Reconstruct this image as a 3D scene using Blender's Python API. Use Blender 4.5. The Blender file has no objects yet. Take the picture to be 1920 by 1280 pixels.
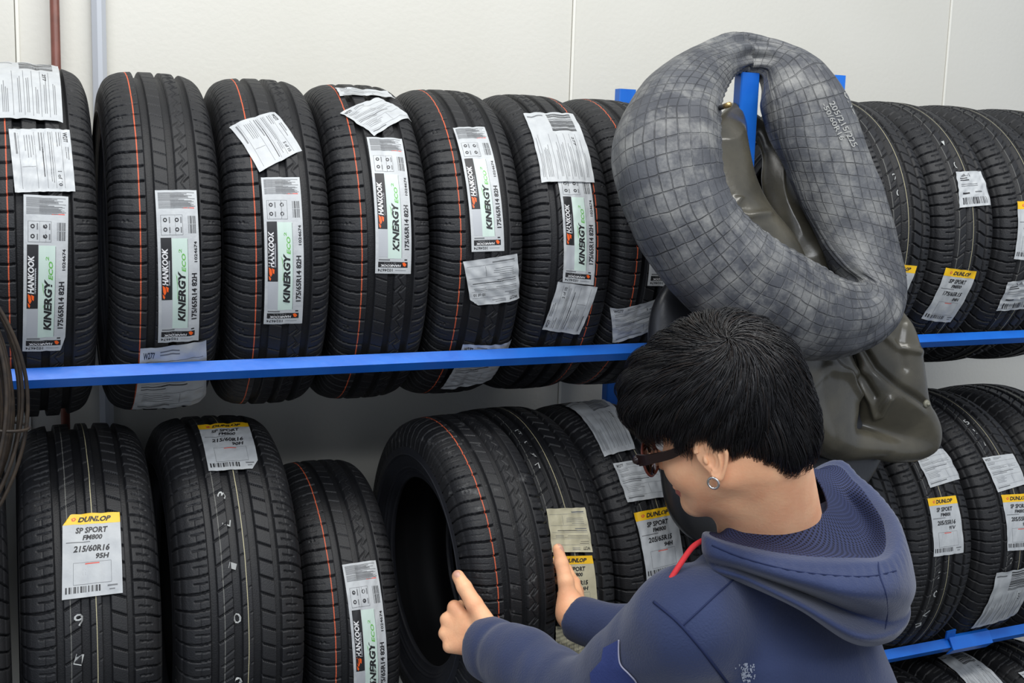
import bpy, math, random
import numpy as np
from mathutils import Vector, Matrix, Euler
C = bpy.context.scene.collection
PI = math.pi
random.seed(7); RNG = np.random.default_rng(7)

# ---------------------------------------------------------------- camera
CAM = Vector((0.0, 0.0, 1.8))
M3 = Matrix(((0.90650549, 0.034998, -0.42074094), (-0.42106099, 0.14790497, -0.89489204), (0.03091231, 0.98838222, 0.148812)))
cam_data = bpy.data.cameras.new('camera'); cam = bpy.data.objects.new('camera', cam_data); C.objects.link(cam)
cam_data.sensor_width = 36; cam_data.lens = 2200 / 1920 * 36; cam_data.clip_start = .05
mw = M3.to_4x4(); mw.translation = CAM; cam.matrix_world = mw
bpy.context.scene.camera = cam
# ---------------------------------------------------------------- world, lights, exposure
sc = bpy.context.scene
sc.view_settings.view_transform = 'Standard'; sc.view_settings.look = 'None'; sc.view_settings.gamma = 1
sc.view_settings.exposure = 0.08; sc.view_settings.use_curve_mapping = False
w = bpy.data.worlds.new('world'); sc.world = w; w.use_nodes = True
w.node_tree.nodes['Background'].inputs[0].default_value = (.78, .86, 1, 1); w.node_tree.nodes['Background'].inputs[1].default_value = .52
def area(name, loc, target, sx, sy, power, col):
    l = bpy.data.lights.new(name, 'AREA'); l.shape = 'RECTANGLE'; l.size = sx; l.size_y = sy; l.energy = power; l.color = col
    o = bpy.data.objects.new(name, l); C.objects.link(o); o.location = loc
    o.rotation_euler = (Vector(target) - Vector(loc)).to_track_quat('-Z', 'Y').to_euler(); return o
area('ceiling_tube_and_fill_light', (.95, 1.02, 3.25), (1.1, 1.75, 1.0), 3.4, .30, 50, (1, .985, .94))
area('ceiling_tube_and_fill_light', (.2, -1.3, 3.3), (1.0, 2.1, 1.0), 3.0, .6, 52, (.93, .96, 1))  # added fill lamp high behind the camera, brightens tyre fronts and person
area('left_fill_light', (-2.6, -.6, 2.3), (.8, 2.1, 1.1), 1.6, 1.4, 12, (.78, .85, 1))  # weak bluish fill lamp added at the left; there is no doorway

# ---------------------------------------------------------------- helpers
def tag(o, label=None, cat=None, group=None, kind=None):
    if label: o['label'] = label
    if cat: o['category'] = cat
    if group: o['group'] = group
    if kind: o['kind'] = kind
    return o
def empty(name, loc=(0, 0, 0), label=None, cat=None, group=None):
    o = bpy.data.objects.new(name, None); C.objects.link(o); o.location = loc; o.empty_display_size = .05
    return tag(o, label, cat, group)
def obj(name, me, parent=None, mats=None):
    o = bpy.data.objects.new(name, me); C.objects.link(o)
    if parent: o.parent = parent
    for m in (mats or []):
        if m.name not in [x.name for x in me.materials if x]: me.materials.append(m)
    return o
def mesh_np(name, V, F4, smooth=True, mi=None, uv=None, mats=()):
    """V (n,3); F4 (m,4) or (m,3) int faces"""
    me = bpy.data.meshes.new(name); V = np.asarray(V, np.float32); F = np.asarray(F4, np.int32); k = F.shape[1]
    me.vertices.add(len(V)); me.vertices.foreach_set('co', V.ravel())
    me.loops.add(F.size); me.loops.foreach_set('vertex_index', F.ravel())
    me.polygons.add(len(F)); me.polygons.foreach_set('loop_start', np.arange(0, F.size, k, dtype=np.int32))
    me.polygons.foreach_set('use_smooth', np.full(len(F), smooth))
    for m in mats: me.materials.append(m)
    if mi is not None: me.polygons.foreach_set('material_index', np.asarray(mi, np.int32))
    if uv is not None:
        l = me.uv_layers.new(name='UVMap'); l.data.foreach_set('uv', np.asarray(uv, np.float32)[F.ravel()].ravel())
    me.update(calc_edges=True); me.validate(); return me
class MB:
    """collects pieces (verts, faces of any size, material index) into one mesh"""
    def __init__(s): s.v = []; s.f = []; s.m = []; s.sm = []
    def add(s, V, F, m=0, smooth=False):
        b = len(s.v); s.v += [tuple(x) for x in V]; s.f += [tuple(i + b for i in f) for f in F]
        s.m += [m] * len(F); s.sm += [smooth] * len(F); return s
    def box(s, a, b, m=0, bev=0.0):
        (x0, y0, z0), (x1, y1, z1) = a, b
        if bev <= 0:
            V = [(x0,y0,z0),(x1,y0,z0),(x1,y1,z0),(x0,y1,z0),(x0,y0,z1),(x1,y0,z1),(x1,y1,z1),(x0,y1,z1)]
            return s.add(V, [(0,3,2,1),(4,5,6,7),(0,1,5,4),(1,2,6,5),(2,3,7,6),(3,0,4,7)], m)
        c = bev; P = [(x0+c,y0),(x1-c,y0),(x1,y0+c),(x1,y1-c),(x1-c,y1),(x0+c,y1),(x0,y1-c),(x0,y0+c)]
        V = [(x, y, z) for z in (z0, z1) for x, y in P]; n = 8
        return s.add(V, [tuple(range(n-1,-1,-1)), tuple(range(n,2*n))] + [(i,(i+1)%n,(i+1)%n+n,i+n) for i in range(n)], m)
    def prism(s, prof, x0, x1, m=0):
        """prof: list of (y,z), extruded along x"""
        n = len(prof); V = [(x0, y, z) for y, z in prof] + [(x1, y, z) for y, z in prof]
        return s.add(V, [tuple(range(n)), tuple(range(2*n-1, n-1, -1))] + [(i, i+n, (i+1)%n+n, (i+1)%n) for i in range(n)], m)
    def tube(s, pts, r, m=0, seg=10, closed=False, cap=True):
        pts = [Vector(p) for p in pts]; n = len(pts); rr = r if hasattr(r, '__len__') else [r]*n
        V = []; up = None
        for i, p in enumerate(pts):
            a = pts[(i-1) % n] if (closed or i > 0) else p; b = pts[(i+1) % n] if (closed or i < n-1) else p
            t = (b-a).normalized()
            if up is None: up = t.orthogonal().normalized()
            up = (up - t*up.dot(t)).normalized(); sd = t.cross(up)
            for j in range(seg):
                an = 2*PI*j/seg; V.append(p + (up*math.cos(an) + sd*math.sin(an))*rr[i])
        F = []
        for i in range(n if closed else n-1):
            for j in range(seg):
                a, b, c, d = i*seg+j, i*seg+(j+1)%seg, ((i+1)%n)*seg+(j+1)%seg, ((i+1)%n)*seg+j; F.append((a, b, c, d))
        if not closed and cap: F += [tuple(range(seg-1,-1,-1)), tuple(range((n-1)*seg, n*seg))]
        return s.add(V, F, m, True)
    def build(s, name, mats, parent=None):
        me = bpy.data.meshes.new(name); me.from_pydata(s.v, [], s.f); 
        for q in mats: me.materials.append(q)
        me.polygons.foreach_set('material_index', s.m); me.polygons.foreach_set('use_smooth', s.sm); me.update()
        return obj(name, me, parent)
def catmull(pts, n, closed=False):
    P = np.array(pts, float); k = len(P); out = []
    segs = k if closed else k-1
    for i in range(n):
        t = i/(n if closed else n-1)*segs; a = min(int(t), segs-1); u = t-a
        idx = [(a-1) % k, a % k, (a+1) % k, (a+2) % k] if closed else [max(a-1, 0), a, min(a+1, k-1), min(a+2, k-1)]
        p0, p1, p2, p3 = P[idx]
        out.append(.5*((2*p1)+(-p0+p2)*u+(2*p0-5*p1+4*p2-p3)*u*u+(-p0+3*p1-3*p2+p3)*u**3))
    return np.array(out)

# ---------------------------------------------------------------- materials
def srgb(*c): return tuple(((x/255)/12.92 if x/255 <= .04045 else ((x/255+.055)/1.055)**2.4) for x in c) + (1,)
def mat(name, col, rough=.5, spec=.5, metal=0, noise=0, nscale=20, bump=0, bscale=80, col2=None, coat=0, sheen=0, sss=0, trans=0, alpha=None, rnoise=0, coord='Object'):
    m = bpy.data.materials.new(name); m.use_nodes = True; nt = m.node_tree; b = nt.nodes['Principled BSDF']
    b.inputs['Base Color'].default_value = col; b.inputs['Roughness'].default_value = rough; b.inputs['Metallic'].default_value = metal
    b.inputs['Specular IOR Level'].default_value = spec; b.inputs['Coat Weight'].default_value = coat
    b.inputs['Sheen Weight'].default_value = sheen; b.inputs['Transmission Weight'].default_value = trans
    if sss: b.inputs['Subsurface Weight'].default_value = sss; b.inputs['Subsurface Radius'].default_value = (.012, .005, .003); b.inputs['Subsurface Scale'].default_value = 1
    tc = nt.nodes.new('ShaderNodeTexCoord')
    def tex(scale, detail=5):
        n = nt.nodes.new('ShaderNodeTexNoise'); n.inputs['Scale'].default_value = scale; n.inputs['Detail'].default_value = detail
        nt.links.new(tc.outputs[coord], n.inputs['Vector']); return n
    if noise:
        n = tex(nscale); r = nt.nodes.new('ShaderNodeMapRange'); r.inputs[1].default_value = .35; r.inputs[2].default_value = .68
        nt.links.new(n.outputs['Fac'], r.inputs[0])
        mx = nt.nodes.new('ShaderNodeMix'); mx.data_type = 'RGBA'; mx.inputs[6].default_value = col
        mx.inputs[7].default_value = col2 or tuple(x*(1-noise) for x in col[:3]) + (1,)
        nt.links.new(r.outputs[0], mx.inputs[0]); nt.links.new(mx.outputs[2], b.inputs['Base Color'])
        if rnoise:
            rr = nt.nodes.new('ShaderNodeMapRange'); rr.inputs[3].default_value = rough-rnoise; rr.inputs[4].default_value = rough+rnoise
            nt.links.new(n.outputs['Fac'], rr.inputs[0]); nt.links.new(rr.outputs[0], b.inputs['Roughness'])
    if bump:
        n = tex(bscale, 4); bp = nt.nodes.new('ShaderNodeBump'); bp.inputs['Strength'].default_value = 1; bp.inputs['Distance'].default_value = bump
        nt.links.new(n.outputs['Fac'], bp.inputs['Height']); nt.links.new(bp.outputs[0], b.inputs['Normal'])
    return m
def rubber(name, stripe=None, scol=None, width=.0009, stripe2=None, scol2=None, dust=.66, dmax=.5):
    """black tread rubber, with thin painted factory lines at lateral positions in UV.x"""
    m = mat(name, (.0085, .009, .0110, 1), .55, .40, noise=1, nscale=9, col2=(.0150, .0150, .0160, 1), bump=.0006, bscale=420, rnoise=.12)
    nt = m.node_tree; b = nt.nodes['Principled BSDF']; base = b.inputs['Base Color'].links[0].from_socket
    uv = nt.nodes.new('ShaderNodeUVMap'); sp = nt.nodes.new('ShaderNodeSeparateXYZ'); nt.links.new(uv.outputs[0], sp.inputs[0])
    # fine scuffs of dust
    sc_ = nt.nodes.new('ShaderNodeTexNoise'); sc_.inputs['Scale'].default_value = 38; sc_.inputs['Detail'].default_value = 8; sc_.inputs['Roughness'].default_value = .7
    tc = nt.nodes.new('ShaderNodeTexCoord'); oi = nt.nodes.new('ShaderNodeObjectInfo'); ad = nt.nodes.new('ShaderNodeVectorMath'); ad.operation = 'ADD'
    nt.links.new(tc.outputs['Object'], ad.inputs[0]); nt.links.new(oi.outputs['Random'], ad.inputs[1]); nt.links.new(ad.outputs[0], sc_.inputs['Vector'])
    mr = nt.nodes.new('ShaderNodeMapRange'); mr.inputs[1].default_value = dust; mr.inputs[2].default_value = dust+.14; mr.inputs[4].default_value = dmax
    nt.links.new(sc_.outputs['Fac'], mr.inputs[0])
    mx = nt.nodes.new('ShaderNodeMix'); mx.data_type = 'RGBA'; mx.inputs[7].default_value = (.12, .12, .12, 1)
    nt.links.new(base, mx.inputs[6]); nt.links.new(mr.outputs[0], mx.inputs[0]); base = mx.outputs[2]
    for u0, cc, wd in ((stripe, scol, width), (stripe2, scol2, .0007)):
        if u0 is None: continue
        wob = nt.nodes.new('ShaderNodeTexNoise'); wob.inputs['Scale'].default_value = 6; nt.links.new(uv.outputs[0], wob.inputs['Vector'])
        d = nt.nodes.new('ShaderNodeMath'); d.operation = 'SUBTRACT'; d.inputs[1].default_value = u0; nt.links.new(sp.outputs[0], d.inputs[0])
        wm = nt.nodes.new('ShaderNodeMath'); wm.operation = 'MULTIPLY_ADD'; wm.inputs[1].default_value = .003; nt.links.new(wob.outputs['Fac'], wm.inputs[0]); nt.links.new(d.outputs[0], wm.inputs[2])
        d2 = nt.nodes.new('ShaderNodeMath'); d2.operation = 'SUBTRACT'; d2.inputs[1].default_value = .0015; nt.links.new(wm.outputs[0], d2.inputs[0])
        a = nt.nodes.new('ShaderNodeMath'); a.operation = 'ABSOLUTE'; nt.links.new(d2.outputs[0], a.inputs[0])
        l = nt.nodes.new('ShaderNodeMath'); l.operation = 'LESS_THAN'; l.inputs[1].default_value = wd; nt.links.new(a.outputs[0], l.inputs[0])
        mx = nt.nodes.new('ShaderNodeMix'); mx.data_type = 'RGBA'; mx.inputs[7].default_value = cc
        nt.links.new(base, mx.inputs[6]); nt.links.new(l.outputs[0], mx.inputs[0]); base = mx.outputs[2]
    nt.links.new(base, b.inputs['Base Color']); return m
ORANGE = srgb(190, 84, 50); CREAM = srgb(176, 168, 134)
M = {
 'treadH': rubber('tread_rubber_orange_line', -.042, ORANGE),
 'treadHS': rubber('scuffed_tread_rubber_orange_line', -.042, ORANGE, dust=.585, dmax=.75),
 'treadD': rubber('tread_rubber_cream_lines', .003, CREAM, .0006, -.0345, srgb(96, 96, 92)),
 'side': mat('sidewall_rubber', (.017, .018, .023, 1), .5, .45, noise=1, nscale=14, col2=(.024, .025, .030, 1), bump=.0005, bscale=200, rnoise=.1),
 'liner': mat('inner_liner_rubber', (.005,.005,.006,1), .62, .3),
 'blue': mat('blue_rack_paint', srgb(26, 108, 206), .34, .5, noise=1, nscale=16, col2=srgb(22, 96, 194), bump=.0003, bscale=60),
 'wall': mat('cream_wall_panel', srgb(214, 212, 203), .6, .3, noise=1, nscale=1.6, col2=srgb(208, 206, 196), bump=.0006, bscale=90),
 'seam': mat('panel_joint', srgb(168, 164, 150), .7, .2), 'seamlight': mat('panel_joint_cover', srgb(232, 230, 220), .5, .3),
 'floor': mat('grey_concrete', srgb(120, 118, 112), .8, .2, noise=1, nscale=5, col2=srgb(96, 95, 90, )),
 'copper': mat('brown_pipe', srgb(122, 72, 60), .38, .5, noise=1, nscale=30, col2=srgb(104, 60, 48)),
 'conduit': mat('grey_conduit', srgb(186, 190, 196), .4, .5),
 'paper': mat('label_paper', srgb(184, 187, 188), .42, .4, noise=1, nscale=45, col2=srgb(173, 176, 178), bump=.0004, bscale=160),
 'paperG': mat('aged_label_paper', srgb(192, 186, 158), .45, .4, noise=1, nscale=45, col2=srgb(178, 172, 146), bump=.0004, bscale=160),
 'ink': mat('black_ink', (.018, .018, .02, 1), .45, .4), 'grey': mat('grey_ink', srgb(104, 106, 108), .5), 'lgrey': mat('pale_grey_ink', srgb(170, 173, 177), .45),
 'mint': mat('pale_green_ink', srgb(190, 208, 198), .45), 'green': mat('green_ink', srgb(96, 168, 72), .45), 'orange': mat('orange_ink', srgb(240, 96, 30), .45),
 'yellow': mat('yellow_band', srgb(240, 192, 20), .42, noise=1, nscale=30, col2=srgb(232, 182, 24)), 'red': mat('red_ink', srgb(206, 80, 66), .5), 'white': mat('white_ink', srgb(215, 215, 215), .45),
 'chalk': mat('white_stamp_paint', srgb(176, 178, 176), .8),
}

# ---------------------------------------------------------------- room shell
WY = 2.5
def structure(o): o['kind'] = 'structure'; return o
def seam_x(z): return 0
mb = MB()
edges = [-2.6, -1.06, .105, 1.3055, 2.467, 3.63, 4.8]
for a, b in zip(edges[:-1], edges[1:]):
    mb.box((a+.0022, WY, 0), (b-.0022, WY+.06, 3.4), 0, 0)
mb.box((edges[0], WY+.004, 0), (edges[-1], WY+.08, 3.4), 1)
structure(mb.build('wall_back', [M['wall'], M['seam']]))
for i, x in enumerate(edges[1:-1]):
    structure(MB().box((x-.0005, WY-.0035, 0), (x+.006, WY+.004, 3.4), 0, .001).build('trim_%d' % (i+1), [M['seamlight']]))
structure(MB().box((-2.6, -2.2, -.1), (4.8, WY+.08, 0)).build('floor', [M['floor']]))
# service pipes on the wall
o = MB().tube([(.1735, WY-.03, 0), (.1735, WY-.03, 3.4)], .0088, 0, 20); o.tube([(.1735, WY-.03, 1.2), (.1735, WY-.03, 1.215)], .013, 0, 20)
tag(o.build('wall_pipe', [M['copper']]), 'thin reddish brown pipe running up the wall behind the leftmost tyres', 'pipe')
o = MB().box((.241, WY-.03, 0), (.2675, WY-.0001, 3.4), 0, .009)
tag(o.build('wall_conduit', [M['conduit']]), 'pale grey conduit running up the wall just right of the brown pipe', 'conduit')

# ---------------------------------------------------------------- blue rack
def post(x0, x1, y0, y1, top, label, cup=False):
    t = .0025; m = MB().box((x0, y0, 0), (x1, y1, top), 0, .0022)
    m.box((x0-.025, y0-.02, 0), (x1+.025, y1+.02, .005), 0)
    return tag(m.build('rack_post', [M['blue']]), label, 'rack post', 'blue uprights of the tyre rack')
post(1.3605, 1.4035, 1.8985, 1.9235, 1.989, 'blue front post with the grey inner tube hung over its top')
post(1.586, 1.614, 1.8985, 1.9265, 1.997, 'blue front post whose tip shows behind the right shoulder of the grey inner tube')
post(1.3605, 1.4035, 2.36, 2.385, 1.978, 'blue rear post against the wall showing above the last upper tyre left of the tubes')
def rail(x0, x1, y, ztop, zbot, label, back=False, ends=True):
    """angle bar with its ridge towards the room; y is the ridge, the legs lean back"""
    zm = (ztop+zbot)/2; d = .015*(-1 if back else 1); t = .003*(-1 if back else 1)
    prof = [(y, zm), (y+d, ztop), (y+d+t*.7, ztop-.0012), (y+t*1.5, zm), (y+d+t*.7, zbot+.0012), (y+d, zbot)]
    if back: prof = prof[::-1]
    m = MB().prism(prof, x0, x1)
    return m, label
UR = (1.4736, 1.4422); LR = (.7577, .7250)
def rails(x0, x1, top, bot, y, lf, lb, grp='blue rails that carry the tyres', extra=None):
    m, _ = rail(x0, x1, y, top, bot, lf)
    if lf: 
        o = tag(m.build('rack_rail', [M['blue']]), lf, 'rail', grp)
        if extra: extra(o)
    m, _ = rail(x0, x1, 2.383, top, bot, lb, True); tag(m.build('rack_rail', [M['blue']]), lb, 'rail', grp)
rails(-.55, 1.4035, *UR, 1.8735, 'blue front rail under the upper left row of tyres', 'blue rear rail under the upper left row of tyres')
def bracket(o):
    # pressed sleeve that joins two lengths of rail
    prof = [(1.8645, .7385), (1.880, .7625), (1.8885, .7640), (1.8885, .7605), (1.879, .7560), (1.8705, .7405), (1.884, .7235), (1.8845, .7195)]
    MB().prism(prof, 2.012, 2.135).build('rail_sleeve', [M['blue']], o)
    MB().add([(2.006, 1.884, .757), (2.034, 1.884, .757), (2.020, 1.870, .785), (1.998, 1.874, .781), (2.006, 1.888, .757), (2.034, 1.888, .757), (2.020, 1.874, .785), (1.998, 1.878, .781)],
             [(0,1,2,3),(7,6,5,4),(0,4,5,1),(1,5,6,2),(2,6,7,3),(3,7,4,0)]).build('locking_tab', [M['blue']], o)
rails(1.586, 3.143, 1.4670, 1.4380, 1.8735, 'blue front rail under the upper right row of tyres', 'blue rear rail under the upper right row of tyres')
rails(-.55, 1.4035, *LR, 1.8735, 'blue front rail of the lower left shelf, below the picture', 'blue rear rail of the lower left shelf')
rails(1.586, 3.143, *LR, 1.8735, 'blue front rail with a bolted sleeve under the lower right row of tyres', 'blue rear rail under the lower right row of tyres', extra=bracket)
def left_post(x):
    post(x, x+.043, 1.8985, 1.9235, 1.989, 'blue front post at the far left end of the rack'); post(x, x+.043, 2.36, 2.385, 1.978, 'blue rear post at the far left end of the rack')
left_post(-.59); post(1.586, 1.606, 2.36, 2.385, 1.60, 'blue rear post hidden behind the inner tubes')
post(3.10, 3.143, 1.8985, 1.9235, 1.989, 'blue front post at the far right end of the rack'); post(3.10, 3.143, 2.36, 2.385, 1.978, 'blue rear post at the far right end of the rack')

# ---------------------------------------------------------------- tyres
TYRES = {
    'T0': ('H', 0.2915, 0.085, -0.0792, 2.13, 1.645, 0.0, -0.02),  # unseen tyre, added to block light at the left end
    'L0': ('DW', 0.332, 0.105, -0.0554, 2.13, 0.991, 0, -0.02),  # tyre added so the left edge behind the coil goes dark
    'T1': ('H', 0.2915, 0.085, 0.1058, 2.13, 1.645, 0.009, -0.02),
    'T2': ('H', 0.2915, 0.085, 0.2962, 2.13, 1.645, 0.004, -0.042),
    'T3': ('H', 0.2915, 0.085, 0.48, 2.13, 1.645, -0.012, -0.072),
    'T4': ('H', 0.2915, 0.085, 0.6563, 2.13, 1.645, -0.018, -0.08),
    'T5': ('H', 0.2915, 0.085, 0.8302, 2.13, 1.645, -0.01, -0.076),
    'T6': ('HF', 0.2915, 0.085, 1.0035, 2.13, 1.645, -0.004, -0.06),
    'T7': ('H', 0.2915, 0.085, 1.172, 2.13, 1.645, 0.012, -0.055),
    'U1': ('D', 0.304, 0.086, 1.7453, 2.13, 1.6649, 0.012, -0.024),
    'U2': ('D', 0.304, 0.086, 1.916, 2.13, 1.6649, 0.012, 0),
    'U3': ('D', 0.304, 0.086, 2.098, 2.13, 1.6649, 0.004, 0.01),
    'U4': ('D', 0.304, 0.086, 2.282, 2.13, 1.6649, 0.0, 0.01),
    'L1': ('DW', 0.332, 0.105, 0.17, 2.13, 0.991, 0.012, -0.03),
    'L2': ('DW', 0.332, 0.105, 0.399, 2.13, 0.991, 0.014, -0.024),
    'L3': ('H', 0.2915, 0.085, 0.6081, 2.13, 0.93, -0.003, -0.045),
    'H': ('HS', 0.2915, 0.085, 0.8339, 2.0, 1.035, -0.018, 0.014),
    'L5': ('DM', 0.324, 0.1, 0.9984, 2.13, 0.9797, -0.02, 0.005),
    'L6': ('DM', 0.324, 0.1, 1.1948, 2.13, 0.9797, -0.03, 0.01),
    'R0': ('DR', 0.316, 0.1, 1.7157, 2.13, 0.9681, -0.005, 0.02),
    'R1': ('DR', 0.316, 0.1, 1.9097, 2.13, 0.9681, -0.009, 0.02),
    'R2': ('DR', 0.316, 0.1, 2.1304, 2.13, 0.9681, -0.015, 0.002),
    'R3': ('DR', 0.316, 0.1, 2.345, 2.13, 0.9681, -0.01, 0.0),
    'F1': ('DR', 0.328, 0.1, 2.115, 1.97, 0.328, 0, 0),
    'F2': ('DR', 0.328, 0.1, 2.325, 1.97, 0.328, 0, 0),
    'F3': ('DR', 0.328, 0.1, 1.905, 1.97, 0.328, 0, 0),
}
STICKERS = [
    ('T1', 'K', [(-0.0199, 0.0915), (0.0411, 0.0904), (0.0336, -0.1495), (-0.0254, -0.1501)], {'clip': 'br'}),
    ('T1', 'CL', [(-0.0619, 0.4393), (0.0423, 0.4369), (0.0386, 0.2146), (-0.0583, 0.2194)], {}),
    ('T1', 'C', [(0.0471, 0.2021), (0.051, 0.0984), (-0.0312, 0.0937), (-0.0372, 0.1968)], {}),
    ('T2', 'K', [(-0.0192, 0.1017), (0.0426, 0.1039), (0.0468, -0.1408), (-0.0152, -0.1414)], {}),
    ('T2', 'C', [(-0.041, -0.1524), (0.0588, -0.1406), (0.0765, -0.3419), (-0.0432, -0.3478)], {}),
    ('T3', 'K', [(-0.0293, 0.1271), (0.0318, 0.128), (0.0332, -0.1137), (-0.0289, -0.1132)], {}),
    ('T3', 'C', [(0.0072, 0.2601), (0.0411, 0.1769), (-0.0311, 0.1354), (-0.0683, 0.2293)], {}),
    ('T4', 'K', [(-0.017, 0.2108), (0.0442, 0.2105), (0.0406, -0.0308), (-0.0208, -0.0283)], {}),
    ('T4', 'C', [(-0.0521, 0.271), (0.0254, 0.3235), (0.0765, 0.2748), (-0.004, 0.2121)], {}),
    ('T4', 'C', [(-0.0414, 0.3718), (0.051, 0.3623), (0.0587, 0.3319), (-0.0415, 0.3287)], {}),
    ('T5', 'K', [(-0.0297, 0.2433), (0.0297, 0.2475), (0.0356, 0.0078), (-0.0238, 0.0064)], {}),
    ('T5', 'C', [(0.0724, -0.0814), (-0.0197, -0.0883), (-0.0394, -0.01), (0.0603, 0.0026)], {'clip': 'tr'}),
    ('T5', 'C', [(-0.0221, -0.1675), (0.0765, -0.1763), (0.0705, -0.2976), (-0.0282, -0.3221)], {}),
    ('T6', 'K', [(-0.0291, 0.1698), (0.0346, 0.1721), (0.0377, -0.0549), (-0.0243, -0.0479)], {}),
    ('T6', 'CL', [(-0.0539, 0.2971), (0.0477, 0.3026), (0.0429, 0.1313), (-0.0586, 0.131)], {}),
    ('T6', 'C', [(-0.0482, -0.1415), (-0.0335, -0.047), (0.0461, -0.0584), (0.0285, -0.1548)], {}),
    ('T7', 'K', [(-0.0225, 0.1707), (0.048, 0.178), (0.049, -0.0594), (-0.0166, -0.0578)], {}),
    ('T7', 'C', [(-0.0753, -0.1097), (0.0135, -0.0809), (0.0334, -0.1448), (-0.0553, -0.1841)], {}),
    ('L1', 'D', [(-0.0405, 0.2721), (0.0447, 0.2706), (0.0423, 0.1389), (-0.046, 0.1368)], {'t': ('215/60R16', '95H'), 'clip': 'tl'}),
    ('L2', 'D', [(-0.0358, 0.4796), (0.0551, 0.4896), (0.0477, 0.3346), (-0.0377, 0.3348)], {'t': ('215/60R16', '90H'), 'clip': 'br'}),
    ('L3', 'K', [(-0.0194, 0.1843), (0.0419, 0.187), (0.0517, -0.0849), (-0.0091, -0.0824)], {}),
    ('L5', 'CB', [(0.0393, 0.1167), (-0.0432, 0.1275), (-0.037, 0.2071), (0.0421, 0.2007)], {}),
    ('L5', 'DB', [(-0.0424, 0.1196), (0.0371, 0.111), (0.0422, 0.0013), (-0.0362, 0.0039)], {'t': ('205/65R15', '94H')}),
    ('L5', 'CB', [(-0.0453, -0.0073), (0.032, -0.0286), (0.0315, -0.0812), (-0.0426, -0.061)], {'lg': 1}),
    ('L6', 'CL', [(-0.0498, 0.5206), (0.06, 0.555), (0.0043, 0.3174), (-0.0678, 0.3101)], {}),
    ('L6', 'C', [(-0.0585, 0.2901), (0.031, 0.2905), (0.0332, 0.2046), (-0.0595, 0.2046)], {}),
    ('L6', 'D', [(-0.0525, 0.1829), (0.0379, 0.1855), (0.0354, 0.0593), (-0.0483, 0.0534)], {'t': ('205/65R15', '94H')}),
    ('U1', 'D', [(-0.0466, -0.0382), (0.034, -0.044), (0.0147, -0.1594), (-0.0575, -0.1539)], {'t': ('175/65R15', '84H')}),
    ('U2', 'D', [(-0.0583, -0.0505), (0.026, -0.0571), (0.0143, -0.1818), (-0.0669, -0.1755)], {'t': ('175/65R15', '84H')}),
    ('U2', 'CU', [(-0.0271, 0.1546), (0.0486, 0.1603), (0.0597, 0.0847), (-0.0361, 0.0753)], {}),
    ('U3', 'D', [(-0.0509, 0.0923), (0.0405, 0.0938), (0.0322, -0.0376), (-0.0557, -0.0322)], {'t': ('175/65R15', '84H')}),
    ('U3', 'CU', [(-0.0555, -0.0846), (0.0272, -0.0715), (0.0469, -0.1501), (-0.0533, -0.1558)], {}),
    ('R1', 'C', [(-0.0268, 0.2506), (0.072, 0.2617), (0.09, 0.1857), (-0.0223, 0.1718)], {}),
    ('R1', 'D', [(-0.0398, 0.1499), (0.0435, 0.1482), (0.0458, 0.023), (-0.0428, 0.025)], {'t': ('205/55R16', '91V')}),
    ('R2', 'C', [(-0.0518, 0.2284), (0.0428, 0.2293), (0.0473, 0.1554), (-0.045, 0.1452)], {}),
    ('R2', 'D', [(-0.0398, 0.1385), (0.0505, 0.1327), (0.051, 0.0064), (-0.0389, 0.0133)], {'t': ('205/55R16', '91V')}),
    ('R2', 'CL', [(-0.0628, -0.0354), (0.0494, -0.0348), (0.0619, -0.1818), (-0.0614, -0.2037)], {}),
    ('R1', 'C', [(0.078, 0.355), (0.078, 0.3405), (0.0781, 0.315), (0.078, 0.3238)], {'clip': 'br'}),
    ('F1', 'CL', [(-0.0263, 0.5284), (0.078, 0.5492), (0.0498, 0.3702), (-0.0507, 0.3569)], {}),
    ('F2', 'CL', [(-0.0784, 0.4239), (-0.0094, 0.414), (0.0174, 0.305), (-0.0734, 0.305)], {}),
]
def tyre_rot(lean, yaw):
    cl, sl, cy, sy = math.cos(lean), math.sin(lean), math.cos(yaw), math.sin(yaw)
    return Matrix(((cy, -sy, 0), (sy, cy, 0), (0, 0, 1))) @ Matrix(((cl, 0, sl), (0, 1, 0), (-sl, 0, cl)))
PX = np.array([0, .35, .6, .78, .9, .97, 1.0])
def prof_r(s, R, hw): return np.interp(np.abs(s)/hw, PX, [R, R-.0006, R-.003, R-.009, R-.019, R-.036, R-.058])
def ridge(x, c, w, e=.0009):          # 1 inside a groove centred at c, full width w
    return np.clip((w/2 - np.abs(x-c))/e + .5, 0, 1)
def tooth(c, pitch, ph=0): return ((c/pitch + ph) % 1 - .5)*pitch    # signed distance to the nearest repeat
def tri(x): return 2*np.abs(2*((x) % 1) - 1) - 1
def seg_mask(a, a0, a1, e=.001): return np.clip((a-a0)/e+.5, 0, 1)*np.clip((a1-a)/e+.5, 0, 1)
GROOVES = {'H': [(-.026, .0115), (.0075, .011), (.040, .0115)], 'D': [(-.050, .0105), (-.0125, .0125), (.0185, .0125), (.0535, .0085)]}
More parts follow.
